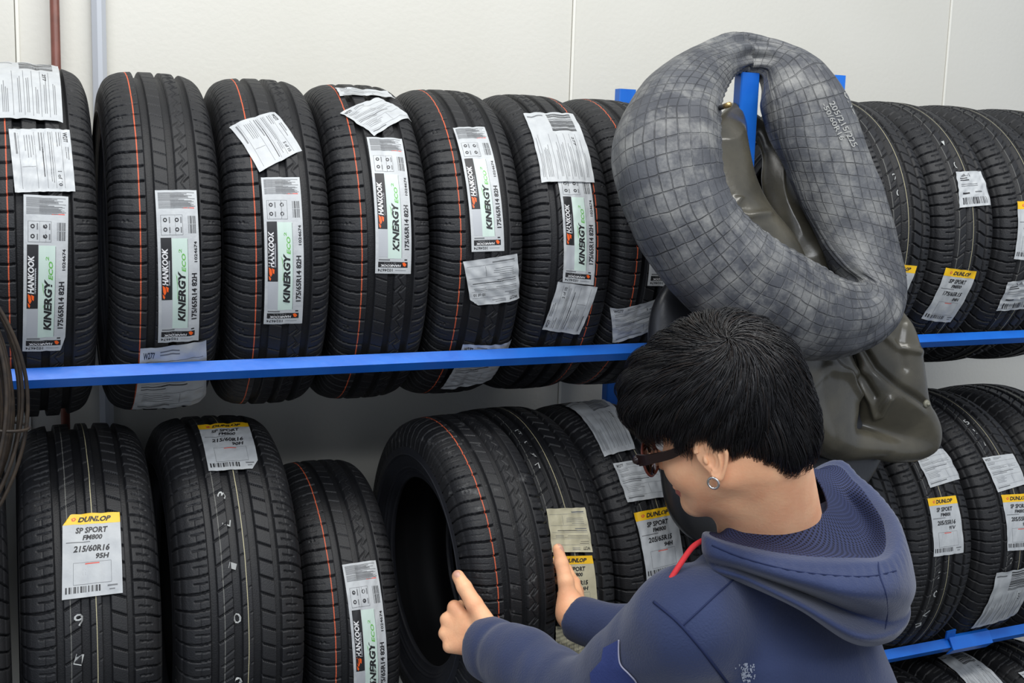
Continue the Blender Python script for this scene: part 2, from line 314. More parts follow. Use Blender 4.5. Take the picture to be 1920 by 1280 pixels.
def tread_depth(kind, a, c, circ, hw):
    D = np.zeros(np.broadcast(a, c).shape)
    def cut(mask, depth):
        np.maximum(D, mask*depth, out=D)
    if kind.startswith('H'):
        P = circ/72
        for g, wd in GROOVES['H']: cut(ridge(a, g, wd+.0008, .0010), .0100)
        bow = .0035*np.sin(np.clip((a+.085)/.055, 0, 1)*PI)
        ls = seg_mask(a, -.088, -.0335)
        cut(ls*ridge(tooth(c+bow+a*.10, P), 0, .0030), .0060)
        cut(seg_mask(a, -.086, -.052)*ridge(tooth(c+bow+a*.10, P, .5), 0, .0012), .0012)
        rs = seg_mask(a, .049, .088)
        cut(rs*ridge(tooth(c-a*.12+.0035*np.sin(np.clip((a-.046)/.045, 0, 1)*PI), P, .3), 0, .0032), .0060)
        cut(seg_mask(a, .052, .083)*ridge(tooth(c-a*.10, P, .8), 0, .0015), .0020)
        cut(seg_mask(a, -.0185, .0008)*ridge(tooth(c+a*.35, P, .15), 0, .0015), .0030)
        z = .0240+.0040*tri(c/(P*1.0))                       # zigzag rib
        cut(seg_mask(a, .0125, .035)*ridge(a, z, .0013), .0020)
        cut(seg_mask(a, .0125, .0255)*ridge(tooth(c-a*.9, P, .35), 0, .0018), .0040)
        cut(seg_mask(a, .0235, .0350)*ridge(tooth(c-a*.9, P, .75), 0, .0018), .0040)
        for d0 in (-.066, -.060): cut(((a-d0)**2 + tooth(c, circ/10, .2)**2 < .0017**2)*1.0, .002)
        for d0 in (.062, .068): cut(((a-d0)**2 + tooth(c, circ/10, .2)**2 < .0017**2)*1.0, .002)
    else:
        k = hw/.105; a = a/k; P = circ/76
        for g, wd in GROOVES['D']: cut(ridge(a, g, wd+.0008, .0010), .0100)
        bow = .004*np.sin(np.clip((a+.108)/.055, 0, 1)*PI)
        cut(seg_mask(a, -.104, -.0560)*ridge(tooth(c+bow, P), 0, .0032), .0060)
        cut(seg_mask(a, -.080, -.0580)*ridge(tooth(c+bow*.5, P, .5), 0, .0022), .0035)
        cut(seg_mask(a, -.090, -.0570)*ridge(a, -.0715, .0012)*(tooth(c, P, .1) > -.002), .0016)
        cut(seg_mask(a, -.044, -.0185)*ridge(tooth(c-a*.55, P*1.5), 0, .0030), .0050)
        cut(seg_mask(a, -.036, -.0185)*ridge(tooth(c-a*.75, P*1.5, .5), 0, .0020), .0030)
        cut(seg_mask(a, -.006, .0015)*ridge(tooth(c-a*.5, P*1.5, .2), 0, .0022), .0035)
        cut(seg_mask(a, .007, .0125)*ridge(tooth(c-a*.5, P*1.5, .6), 0, .0018), .0025)
        cut(seg_mask(a, .0245, .0500)*ridge(tooth(c+a*.42, P*1.0), 0, .0032), .0060)
        cut(seg_mask(a, .0575, .104)*ridge(tooth(c+a*.20-.004*np.sin(np.clip((a-.055)/.05, 0, 1)*PI), P, .4), 0, .0032), .0060)
        cut(seg_mask(a, .066, .086)*ridge(tooth(c+a*.15, P, .9), 0, .0024), .0035)
        cut(ridge(a, .0765, .0012)*(tooth(c, P, .1) > -.003), .0014)
    return D
def dense_profile(R, hw, rb):
    X = np.array([0, .2, .35, .48, .6, .70, .78, .85, .9, .94, .97, .99, 1.0, .995, .96, .90, .83, .79, .785])*hw
    r = np.interp(X[:13]/hw, PX, [R, R-.0006, R-.003, R-.009, R-.019, R-.036, R-.058])
    H = R-.058; rr = np.concatenate([r, np.linspace(H-.018, rb+.012, 5), [rb]])
    return X, rr
def grid_faces(n, m, wrap_m=True):
    i = np.arange(n-1)[:, None]; j = np.arange(m if wrap_m else m-1)[None, :]
    a = i*m+j; b = i*m+(j+1) % m
    return np.stack([a, b, b+m, a+m], -1).reshape(-1, 4)
TYRE_MESH = {}
def tyre_meshes(kind, R, hw):
    rb = .1785 if kind[0] == 'H' or kind == 'D' and R < .31 else .196
    if kind == 'D' and R < .31 or kind == 'DM': rb = .1905
    if kind in ('DW', 'DR'): rb = .2035
    key = (kind, R, hw)
    if key in TYRE_MESH: return TYRE_MESH[key]
    base = 'H' if kind[0] == 'H' else 'D'; circ = 2*PI*R; N = 1500
    th = np.arange(N)/N*2*PI
    # tread: lateral samples with constant spacing in s, and arc positions down the shoulder
    s = np.concatenate([-hw*np.array([.995, .985, .97, .955, .94]), np.linspace(-.93*hw, .93*hw, int(1.86*hw/.00095)), hw*np.array([.94, .955, .97, .985, .995])])
    r0 = prof_r(s, R, hw)
    kk = np.ones(9)/9; rs = np.convolve(np.pad(r0, 4, mode='edge'), kk, 'valid'); rs[:5] = r0[:5]; rs[-5:] = r0[-5:]
    ds = np.gradient(s); dr = np.gradient(rs); L = np.hypot(ds, dr); nx, nr = -dr/L, ds/L
    flip = -1 if kind == 'HF' else 1
    D = tread_depth(base, (s*flip)[:, None], (th*R)[None, :]*flip, circ, hw)
    S = s[:, None]-nx[:, None]*D; Rr = rs[:, None]-nr[:, None]*D
    V = np.stack([np.broadcast_to(S, Rr.shape), -Rr*np.cos(th), Rr*np.sin(th)], -1).reshape(-1, 3)
    uv = np.stack(np.broadcast_arrays((s*flip)[:, None], (th*R)[None, :]), -1).reshape(-1, 2)
    tread = mesh_np('tyre_tread', V, grid_faces(len(s), N)[:, ::-1], uv=uv, mats=[M['tread'+('HS' if kind == 'HS' else base)]])
    # sidewalls
    def revolve(xs, rs_, n=256, name='sidewall', flipf=False, mt='side'):
        t2 = np.arange(n)/n*2*PI
        V = np.stack([np.broadcast_to(xs[:, None], (len(xs), n)), -rs_[:, None]*np.cos(t2), rs_[:, None]*np.sin(t2)], -1).reshape(-1, 3)
        F = grid_faces(len(xs), n); return mesh_np(name, V, F[:, ::-1] if flipf else F, mats=[M[mt]])
    H = R-.058
    px = np.array([.995, 1.0, .999, .985, .95, .90, .845, .80, .782, .775])*hw
    pr = np.array([rs[-1], H-.004, H-.016, H-.030, rb+.034, rb+.024, rb+.014, rb+.007, rb+.002, rb])
    pr[1:5] = np.linspace(rs[-1]-.012, rb+.040, 4) if rb+.036 > H-.030 else pr[1:5]
    P = catmull(np.stack([px, pr], 1), 110); x_, r_ = P[:, 0].copy(), P[:, 1]
    for rr_, wd, h in ((R-.040, .002, .0010), (R-.046, .0012, .0008), (rb+.044, .0015, .0012), (rb+.038, .004, .0007), (rb+.018, .0018, .0016), (rb+.012, .0012, .0010)):
        x_ += h*np.exp(-((r_-rr_)/wd)**2)
    lip = np.array([[.76*hw, rb-.001], [.70*hw, rb-.0005], [.66*hw, rb+.002]])
    x_ = np.concatenate([x_, lip[:, 0]]); r_ = np.concatenate([r_, lip[:, 1]])
    side_r = revolve(x_, r_, name='tyre_sidewall', flipf=False); side_l = revolve(-x_, r_, name='tyre_sidewall', flipf=True)
    q = catmull(np.array([[.66*hw, rb+.002], [.70*hw, rb+.02], [.84*hw, rb+.05], [.87*hw, R-.07], [.78*hw, R-.035], [.5*hw, R-.018], [0, R-.014]]), 40)
    xs = np.concatenate([q[:, 0], -q[-2::-1, 0]]); rs_ = np.concatenate([q[:, 1], q[-2::-1, 1]])
    liner = revolve(xs, rs_, 192, 'tyre_inner_liner', False, 'liner')
    TYRE_MESH[key] = (tread, side_l, side_r, liner); return TYRE_MESH[key]

# ------------------------------------------------ paper labels with print
TEXT = {}
def text_geo(s, bold=0.0):
    if (s, bold) in TEXT: return TEXT[(s, bold)]
    cu = bpy.data.curves.new('lettering', 'FONT'); cu.body = s; cu.offset = bold; cu.resolution_u = 2
    o = bpy.data.objects.new('lettering', cu); C.objects.link(o)
    dg = bpy.context.evaluated_depsgraph_get(); me = bpy.data.meshes.new_from_object(o.evaluated_get(dg))
    V = np.array([v.co[:] for v in me.vertices]) if len(me.vertices) else np.zeros((1, 3)); F = [tuple(p.vertices) for p in me.polygons]
    lo, hi = V.min(0), V.max(0); V2 = (V-lo)[:, :2]/np.maximum(hi-lo, 1e-6)[:2]
    bpy.data.objects.remove(o); bpy.data.curves.remove(cu); bpy.data.meshes.remove(me)
    TEXT[(s, bold)] = (V2, F, (hi-lo)[0]/max((hi-lo)[1], 1e-6)); return TEXT[(s, bold)]
INKS = ['paper', 'ink', 'grey', 'lgrey', 'mint', 'green', 'orange', 'yellow', 'red', 'white']
class Print:
    """flat artwork in a unit square, x right and y down"""
    def __init__(s): s.items = []
    def rect(s, x0, y0, x1, y1, ink, lay=1): s.items.append(('r', (x0, y0, x1, y1), ink, lay)); return s
    def poly(s, pts, ink, lay=2): s.items.append(('p', pts, ink, lay)); return s
    def text(s, t, x0, y0, x1, y1, rot=0, ink='ink', bold=.02, shear=0, lay=2): s.items.append(('t', (t, x0, y0, x1, y1, rot, bold, shear), ink, lay)); return s
    def lines(s, x0, y0, x1, y1, n, ink='grey', fill=.5, rot=0, seed=0):
        rg = random.Random(seed)
        for i in range(n):
            f = .55+.45*rg.random()
            if rot == 0: yy = y0+(y1-y0)*i/n; s.rect(x0, yy, x0+(x1-x0)*f, yy+(y1-y0)/n*fill, ink)
            else: xx = x0+(x1-x0)*i/n; s.rect(xx, y1-(y1-y0)*f, xx+(x1-x0)/n*fill, y1, ink)
        return s
    def bars(s, x0, y0, x1, y1, n, ink='ink', rot=0, seed=1):
        rg = random.Random(seed); ws = [rg.choice((1, 1, 2, 3)) for _ in range(2*n)]; tot = sum(ws); p = 0
        for i, q in enumerate(ws):
            if i % 2 == 0:
                a, b = p/tot, (p+q)/tot
                if rot == 0: s.rect(x0+(x1-x0)*a, y0, x0+(x1-x0)*b, y1, ink)
                else: s.rect(x0, y0+(y1-y0)*a, x1, y0+(y1-y0)*b, ink)
            p += q
        return s
def art_hankook():
    p = Print(); p.lines(.06, .015, .93, .075, 8, 'grey', .68, seed=3).lines(.06, .078, .93, .12, 5, 'grey', .6, seed=5).lines(.35, .015, .95, .12, 11, 'grey', .4, seed=15)
    p.rect(.62, .112, .92, .118, 'red')
    p.rect(.095, .158, .62, .285, 'grey', 1).rect(.105, .1605, .61, .2825, 'paper', 1.5)
    for cx, cy in ((.20, .19), (.20, .25), (.48, .19), (.48, .25)):
        p.poly([(cx+.05*math.cos(a), cy+.014*math.sin(a)) for a in np.linspace(0, 2*PI, 14, endpoint=False)], 'ink', 2)
        p.poly([(cx+.022*math.cos(a), cy+.006*math.sin(a)) for a in np.linspace(0, 2*PI, 12, endpoint=False)], 'paper', 2.4)
    for x in (.29, .565): p.rect(x, .172, x+.03, .21, 'grey', 2).rect(x, .235, x+.03, .27, 'grey', 2)
    p.bars(.75, .165, .95, .275, 9, 'ink', seed=4); p.rect(.75, .216, .95, .219, 'paper', 2)
    p.rect(.075, .30, .33, .695, 'ink', 1).rect(.085, .70, .34, .885, 'lgrey', 1)
    p.rect(.34, .305, .72, .895, 'mint', 1); p.rect(.715, .31, .725, .89, 'grey', 1.2)
    p.text('HANKOOK', .095, .365, .24, .60, 90, 'white', .035, .2); p.lines(.255, .44, .285, .60, 1, 'lgrey', 1, 90, 2)
    # flame emblem
    p.poly([(.10, .60), (.165, .612), (.19, .645), (.15, .665), (.115, .645)], 'orange').poly([(.175, .605), (.245, .615), (.235, .645), (.20, .638)], 'orange').poly([(.10, .655), (.16, .675), (.14, .69), (.11, .68)], 'orange', 2.1)
    p.text('KINERGY', .47, .51, .655, .845, 90, 'ink', .045, .18); p.text('ECO', .565, .40, .665, .515, 90, 'green', .03, .18); p.text('2', .50, .372, .57, .398, 90, 'green', .01, .1)
    p.poly([(.455, .69), (.44, .56), (.43, .54), (.41, .525), (.45, .545), (.462, .60), (.465, .69)], 'green')
    p.text('175/65R14 82H', .80, .525, .935, .835, 90, 'ink', .032); p.text('1024674', .875, .325, .95, .455, 90, 'ink', .025)
    p.lines(.09, .90, .42, .912, 1, 'grey', .8).rect(.80, .899, .88, .908, 'ink', 1)
    p.rect(.075, .918, .895, .957, 'ink', 1); p.text('HANKOOK', .14, .936, .70, .953, 180, 'white', .03, .2, 3).lines(.2, .924, .6, .930, 1, 'grey', .8)
    p.poly([(.74, .925), (.80, .920), (.86, .935), (.82, .950), (.77, .945)], 'orange', 3)
    p.text('1024674', .07, .966, .48, .985, 180, 'ink', .012); p.rect(.55, .975, .85, .978, 'grey'); return p
def art_dunlop(size, idx):
    p = Print(); p.rect(0, 0, 1, .135, 'yellow', 1); p.text('DUNLOP', .26, .038, .84, .108, 0, 'ink', .05, .35)
    p.poly([(.15, .06), (.21, .045), (.235, .07), (.20, .095), (.16, .092)], 'red', 2).poly([(.17, .066), (.205, .058), (.21, .075), (.185, .084)], 'yellow', 2.4)
    p.text('SP SPORT', .22, .175, .78, .25, 0, 'ink', .036, .2).text('FM800', .34, .272, .68, .335, 0, 'ink', .034, .2)
    p.lines(.06, .352, .50, .372, 1, 'grey', .6).text(size, .18, .40, .80, .478, 0, 'ink', .036, .2).text(idx, .56, .505, .79, .57, 0, 'ink', .036, .2)
    p.rect(.18, .60, .82, .855, 'grey', 1).rect(.186, .605, .814, .850, 'paper', 1.4); p.rect(.38, .612, .62, .626, 'red', 2)
    p.lines(.22, .645, .78, .835, 10, 'grey', .28, seed=8); p.bars(.05, .872, .64, .945, 18, 'ink', seed=11)
    p.lines(.75, .885, .93, .905, 1, 'grey', .9).lines(.78, .93, .88, .945, 1, 'grey', .9); return p
def art_ship(rows=7, no='W277', of='1 of 10', seed=0):
    p = Print(); rg = random.Random(seed)
    for y in (.16, .30, .44, .60, .86): p.rect(.05, y, .95, y+.006, 'grey')
    p.lines(.10, .635, .55, .80, 4, 'grey', .25, seed=seed+9).lines(.66, .33, .92, .40, 2, 'grey', .3, seed=seed+7).lines(.30, .475, .93, .52, 1, 'ink', .35, seed=seed+8)
    p.text(no, .05, .05, .22, .125, 0, 'ink', .02).lines(.30, .05, .62, .12, 2, 'grey', .4, seed=seed+1)
    p.lines(.06, .19, .34, .27, 2, 'ink', .22, seed=seed+2).text(of, .70, .20, .92, .265, 0, 'ink', .008)
    p.lines(.06, .33, .80, .40, 2, 'ink', .22, seed=seed+3).lines(.06, .47, .55, .56, 2, 'grey', .4, seed=seed+4)
    p.lines(.06, .89, .60, .95, 1, 'grey', .5, seed=seed+5); p.rect(.62, .62, .626, .84, 'grey'); return p
def art_ship_large(seed=0):
    p = Print(); p.bars(.42, .03, .90, .34, 17, 'ink', 90, seed=seed+3)
    p.lines(.04, .06, .34, .10, 1, 'grey', .5, seed=seed)
    for x in (.10, .30, .46, .58, .70, .82): p.rect(x, .38, x+.006, .97, 'grey')
    for i, x in enumerate((.05, .15, .20, .38, .50, .63, .75, .88)): p.lines(x, .42+.04*(i % 3), x+.05, .94, 2, 'grey', .35, 90, seed=seed+i)
    p.text('277', .74, .42, .79, .55, 270, 'ink', .01); return p
def art_user():
    p = Print(); p.poly([(.16, .14), (.30, .06), (.36, .14), (.46, .05), (.52, .15)], 'grey', 2); p.lines(.12, .18, .50, .30, 2, 'ink', .5, seed=3)
    p.lines(.12, .36, .70, .46, 2, 'grey', .4, seed=2).lines(.14, .60, .40, .68, 1, 'ink', .6, seed=5).lines(.55, .58, .8, .66, 1, 'grey', .5, seed=6); p.bars(.12, .74, .92, .93, 20, 'ink', seed=9); return p
def make_label(parent, kind, cor, opt, R, hw, base, seed, flip, lift):
    cor = np.array(cor); rg = np.random.default_rng(seed)
    amp = {'K': .00035, 'D': .0005}.get(kind[0], .0008) * (1.5 if opt.get('lg') else 1)
    ks = rg.normal(0, 1, (7, 2))*np.array([5, 6]); ph = rg.uniform(0, 6.28, 7); aw = rg.uniform(.3, 1, 7)
    gr = [(g*(1 if base == 'H' else hw/.105)*flip, wd) for g, wd in GROOVES[base]]
    clip = opt.get('clip')
    def mp(u, v, h):
        u = np.asarray(u, float).copy(); v = np.asarray(v, float).copy()
        if clip:
            uu = u if clip[1] == 'r' else 1-u; vv = v if clip[0] == 'b' else 1-v
            lim = 1.86 if kind != 'K' else 1.90; t = uu+vv; k = np.where(t > lim, (t-lim)/2, 0)
            uu = uu-k*1.0; vv = vv-k*1.0
            u = uu if clip[1] == 'r' else 1-uu; v = vv if clip[0] == 'b' else 1-vv
        a = (1-u)*(1-v); b = u*(1-v); c_ = u*v; d = (1-u)*v
        s = a*cor[0, 0]+b*cor[1, 0]+c_*cor[2, 0]+d*cor[3, 0]; c = a*cor[0, 1]+b*cor[1, 1]+c_*cor[2, 1]+d*cor[3, 1]
        wv = sum(aw[i]*np.sin(ks[i, 0]*u*3+ks[i, 1]*v*3+ph[i]) for i in range(7))
        edge = np.minimum(np.minimum(u, 1-u), np.minimum(v, 1-v))
        dip = sum(.0012*np.exp(-((s-g)/(wd*.42))**2) for g, wd in gr)
        hh = .0014 + lift + amp*(wv*.5+.6) - dip + h*.00016 + .0012*np.exp(-edge*22)*(.3+.7*np.abs(np.sin(9*u+7*v+ph[0])))*(0 if kind == 'K' else 1)
        r = prof_r(s, R, hw) + hh; th = c/R
        return np.stack([s + np.sign(s)*hh*np.clip((np.abs(s)/hw-.7)*2, 0, 1), -r*np.cos(th), r*np.sin(th)], -1)
    ink = 'paperG' if kind.endswith('B') else 'paper'
    used = [ink]; mb = MB()
    def mi(n):
        n = ink if n == 'paper' else n
        if n not in used: used.append(n)
        return used.index(n)
    L = np.hypot(*(cor[3]-cor[0])); W = np.hypot(*(cor[1]-cor[0]))
    def patch(x0, y0, x1, y1, lay, m, smooth=True, step=.0035):
        nu = max(1, int(math.ceil(W*abs(x1-x0)/step))); nv = max(1, int(math.ceil(L*abs(y1-y0)/step)))
        u, v = np.meshgrid(np.linspace(x0, x1, nu+1), np.linspace(y0, y1, nv+1)); V = mp(u, v, lay).reshape(-1, 3)
        F = grid_faces(nv+1, nu+1, False)[:, ::-1]; mb.add(V, F.tolist(), m, smooth)
    patch(0, 0, 1, 1, 0, 0, True, .0022)
    P = {'K': art_hankook, 'D': lambda: art_dunlop(*opt.get('t', ('', ''))), 'C': lambda: art_ship(seed=seed, of=opt.get('of', '')), 'L': lambda: art_ship_large(seed), 'U': art_user}[
        'L' if kind == 'CL' or opt.get('lg') else 'U' if kind == 'CU' else kind[0]]()
    for t, g, nk, lay in P.items:
        m = mi(nk)
        if t == 'r': patch(*g, lay, m)
        elif t == 'p': q = np.array(g); mb.add(mp(q[:, 0], q[:, 1], lay), [tuple(range(len(q)-1, -1, -1))], m)
        else:
            s, x0, y0, x1, y1, rot, bold, shear = g
            if not s: continue
            V, F, asp = text_geo(s, bold); a = V[:, 0]+shear*(V[:, 1]-.5)/asp; b = V[:, 1]; a = (a-a.min())/(a.max()-a.min())
            if rot == 0: u, v = x0+a*(x1-x0), y1-b*(y1-y0)
            elif rot == 180: u, v = x1-a*(x1-x0), y0+b*(y1-y0)
            elif rot == 90: u, v = x1-b*(x1-x0), y1-a*(y1-y0)
            else: u, v = x0+b*(x1-x0), y0+a*(y1-y0)
            mb.add(mp(u, v, lay), F, m)
    nm = {'K': 'tread_label', 'D': 'tread_label', 'C': 'shipping_label'}[kind[0]]
    o = mb.build(nm, [M[x] for x in used], parent)
    return o

GU, GL, GR, GQ, GF = 'upper left row of tyres', 'lower left row of tyres', 'upper right row of tyres', 'lower right row of tyres', 'tyres standing on the floor'
TYRE_TEXT = {
 'T0': ('unseen orange-lined tyre added just left of the upper row to block light', GU),
 'L0': ('wide tyre added behind the wire coil to darken the left picture edge', GL),
 'T1': ('tyre at the far left of the upper row, two shipping labels above its tall label', GU),
 'T2': ('black tyre second from left in the upper row, bare-topped above its tall label', GU),
 'T3': ('black tyre third from left in the upper row, tilted shipping label above its tall label', GU),
 'T4': ('black tyre with crumpled paper on its crown and a diamond-turned shipping label just below', GU),
 'T5': ('black upper tyre with a clipped shipping label under its tall label, another at the rail', GU),
 'T6': ('black upper tyre with a large barcode label overlapping the top of its tall label', GU),
 'T7': ('black tyre ending the upper left row, half hidden by the grey inner tube', GU),
 'U1': ('black tyre nearest the grey inner tube in the upper right row, mostly hidden by it', GR),
 'U2': ('black tyre in the upper right row with a white label above a yellow-topped label', GR),
 'U3': ('black tyre in the upper right row cut by the picture edge, with two labels', GR),
 'U4': ('tyre in the upper right row, only its crown showing at the picture edge', GR),
 'L1': ('wide tyre at the far left of the lower row, yellow-topped label at mid tread', GL),
 'L2': ('wide black tyre second from left in the lower row, yellow-topped label near its crown', GL),
 'L3': ('narrower orange-lined tyre in the lower row, left of the tyre being held', GL),
 'H': ('black orange-lined tyre gripped in both hands of the person, its open side facing left', None),
 'L5': ('black tyre right behind the held one, with aged cream labels beside the far hand', GL),
 'L6': ('black tyre in front of the person\'s face with three labels down its tread', GL),
 'R0': ('black tyre between the person\'s hood and the labelled tyres of the lower right row', GQ),
 'R1': ('lower right tyre with a paper label above a yellow-topped one and white numerals', GQ),
 'R2': ('lower right tyre at the picture edge with a large crumpled label low on it', GQ),
 'R3': ('lower right tyre whose crown alone shows at the picture edge under the rail', GQ),
 'F1': ('floor tyre below the rail sleeve, barcode label on its crown', GF),
 'F2': ('black tyre on the floor at the lower right picture corner', GF),
 'F3': ('black tyre on the floor nearest the person\'s back', GF),
}

tyre_roots = {}
seedc = 0
for n, (kind, R, hw, X, Y, Z, le, ya) in TYRES.items():
    lab, grp = TYRE_TEXT[n]
    root = empty('tyre', (X, Y, Z), lab, 'tyre', grp); root.rotation_euler = tyre_rot(le, ya).to_euler(); tyre_roots[n] = root
    tr, sl, sr, li = tyre_meshes(kind, R, hw)
    obj('tread', tr, root); obj('sidewall', sl, root); obj('sidewall', sr, root); obj('inner_liner', li, root)
    k = 0
    for tn, sk, cor, opt in STICKERS:
        if tn != n: continue
        seedc += 1
        if sk == 'C': opt = dict(opt, of={'T1': '1 of 10', 'T3': '5 of 10', 'T5': '10 of 10', 'T6': '2 of 10', 'T7': '5 of 10', 'L6': '1 of 1'}.get(n, ''))
        lift = .0016 if sk == 'CL' else (.0008 if (k > 0 and sk == 'C') else 0); k += 1
        o = make_label(root, sk, cor, opt, R, hw, 'H' if kind[0] == 'H' else 'D', seedc, -1 if kind == 'HF' else 1, lift)
        o['label'] = {'K': 'tall white and black printed tread label', 'D': 'white tread label with a yellow top band', 'C': 'white paper shipping label'}[sk[0]] if not sk.endswith('B') else 'cream aged paper label'
# white painted numerals between the ribs of the wide tyres
def stamp(n, chars):
    kind, R, hw, *_ = TYRES[n]
    for ch, s, c, wd, ht, rot in chars:
        V, F, asp = text_geo(ch, 0.0); a = (V[:, 0]-.5)*wd; b = (V[:, 1]-.5)*ht; cr, sr_ = math.cos(rot), math.sin(rot)
        ss = s+a*cr-b*sr_; cc = c+a*sr_+b*cr; k = hw/.105
        dip = sum(np.clip(1-(np.abs(ss-g*k)/(wq*k*.5))**4, 0, 1)*.0078 for g, wq in GROOVES['D'])
        r = prof_r(ss, R, hw)+.0006-dip
        MB().add(np.stack([ss, -r*np.cos(cc/R), r*np.sin(cc/R)], -1), F, 0).build('painted_numeral', [M['chalk']], tyre_roots[n])
stamp('L1', [('9', -.022, .105, .014, .018, .3), ('1', -.024, .045, .012, .016, -.3), ('5', -.022, -.02, .014, .02, .1)])
stamp('L2', [('3', -.022, .285, .012, .014, 1.2), ('L', -.020, .235, .012, .014, 1.4), ('1', -.017, .16, .010, .013, 1.3), ('0', -.014, .075, .013, .017, .2), ('2', -.012, -.035, .014, .020, 0), ('1', -.013, -.09, .012, .014, 1.4), ('2', -.010, -.14, .012, .016, .2)])
stamp('R1', [('2', -.018, -.02, .014, .018, -.1), ('0', -.020, -.065, .015, .016, .2), ('7', -.028, -.115, .014, .018, 2.8), ('1', -.034, -.15, .012, .014, 2)])
stamp('R2', [('5', -.025, .33, .012, .015, .3), ('5', -.02, .30, .012, .015, .3), ('7', -.02, .265, .012, .014, .3), ('2', -.02, -.012, .012, .016, 0)])
stamp('U1', [('2', -.018, .14, .010, .014, .2), ('6', -.018, .105, .010, .013, .3)]); stamp('U2', [('0', -.017, .172, .010, .016, .1), ('1', -.02, .23, .01, .012, .3)])
stamp('L5', [('3', -.02, .40, .014, .014, .5), ('2', -.018, .36, .012, .014, .5), ('1', -.018, .33, .010, .012, .5), ('7', -.02, .30, .012, .012, .5)])

# ---------------------------------------------------------------- inner tubes hung over the front post
def K(u, v, Y):                       # point of the plane y = Y seen at picture position (u, v)
    r = M3 @ Vector((u-960, -(v-640), -2200)); return CAM + r*(Y/r.y)
def fbm(p, scale, seed=0, octv=4):
    """smooth pseudo-noise from rotated sines, p (n,3)"""
    rg = np.random.default_rng(seed); out = np.zeros(len(p)); a = 1.0; f = scale
    for o in range(octv):
        for k in range(4):
            d = rg.normal(0, 1, 3); d /= np.linalg.norm(d); d2 = rg.normal(0, 1, 3); d2 /= np.linalg.norm(d2)
            out += a*.25*np.sin(f*(p@d)+rg.uniform(0, 6.28)+1.5*np.sin(f*.6*(p@d2)+rg.uniform(0, 6.28)))
        a *= .55; f *= 1.9
    return out
def tube_ring(keys, nu, nv, power=2.0, disp=None):
    """keys: (outer px, inner px, Y outer, Y inner, thickness)"""
    O = catmull([K(*k[0], k[2]) for k in keys], nu, True); I = catmull([K(*k[1], k[3]) for k in keys], nu, True)
    T = catmull([[k[4]] for k in keys], nu, True)[:, 0]
    Cn = (O+I)/2; A = (O-I)/2; tg = np.roll(Cn, -1, 0)-np.roll(Cn, 1, 0)
    tg = np.array([np.roll(tg, s, 0) for s in range(-6, 7)]).mean(0); tg /= np.linalg.norm(tg, axis=1)[:, None]
    N = np.cross(A, tg); N /= np.linalg.norm(N, axis=1)[:, None]
    N *= np.sign(-N[:, 1:2]*1.0 + 1e-9)            # normal looks into the room
    ph = np.arange(nv)/nv*2*PI; c, s = np.cos(ph), np.sin(ph); e = 2/power
    cc = np.sign(c)*np.abs(c)**e; ss = np.sign(s)*np.abs(s)**e
    V = Cn[:, None]+A[:, None]*cc[None, :, None]+N[:, None]*(T[:, None]/2*ss[None])[:, :, None]
    per = np.concatenate([[0], np.cumsum(np.linalg.norm(np.diff(Cn, axis=0), axis=1))])
    return V, per, ph
def ring_mesh(name, V, per, ph, mats, disp):
    nu, nv = V.shape[:2]
    du = np.roll(V, -1, 0)-np.roll(V, 1, 0); dv = np.roll(V, -1, 1)-np.roll(V, 1, 1); n = np.cross(du, dv); n /= np.linalg.norm(n, axis=2)[:, :, None]+1e-9
    if ((V-V.mean(1, keepdims=True))*n).sum() < 0: n = -n
    V = V+n*disp(V, per, ph)[:, :, None]
    i = np.arange(nu)[:, None]; j = np.arange(nv)[None]; a = i*nv+j; b = i*nv+(j+1) % nv; c = ((i+1) % nu)*nv+(j+1) % nv; d = ((i+1) % nu)*nv+j
    F = np.stack([a, b, c, d], -1).reshape(-1, 4)
    # flip when pointing inwards
    p0, p1, p2 = V.reshape(-1, 3)[F[0, 0]], V.reshape(-1, 3)[F[0, 1]], V.reshape(-1, 3)[F[0, 2]]
    if np.dot(np.cross(p1-p0, p2-p0), n[0, 0]) < 0: F = F[:, ::-1]
    uv = np.stack([np.broadcast_to(per[:, None], (nu, nv)), np.broadcast_to(np.abs((ph+PI) % (2*PI)-PI)[None]*.07, (nu, nv))], -1).reshape(-1, 2)
    return V, mesh_np(name, V.reshape(-1, 3), F, uv=uv, mats=mats)
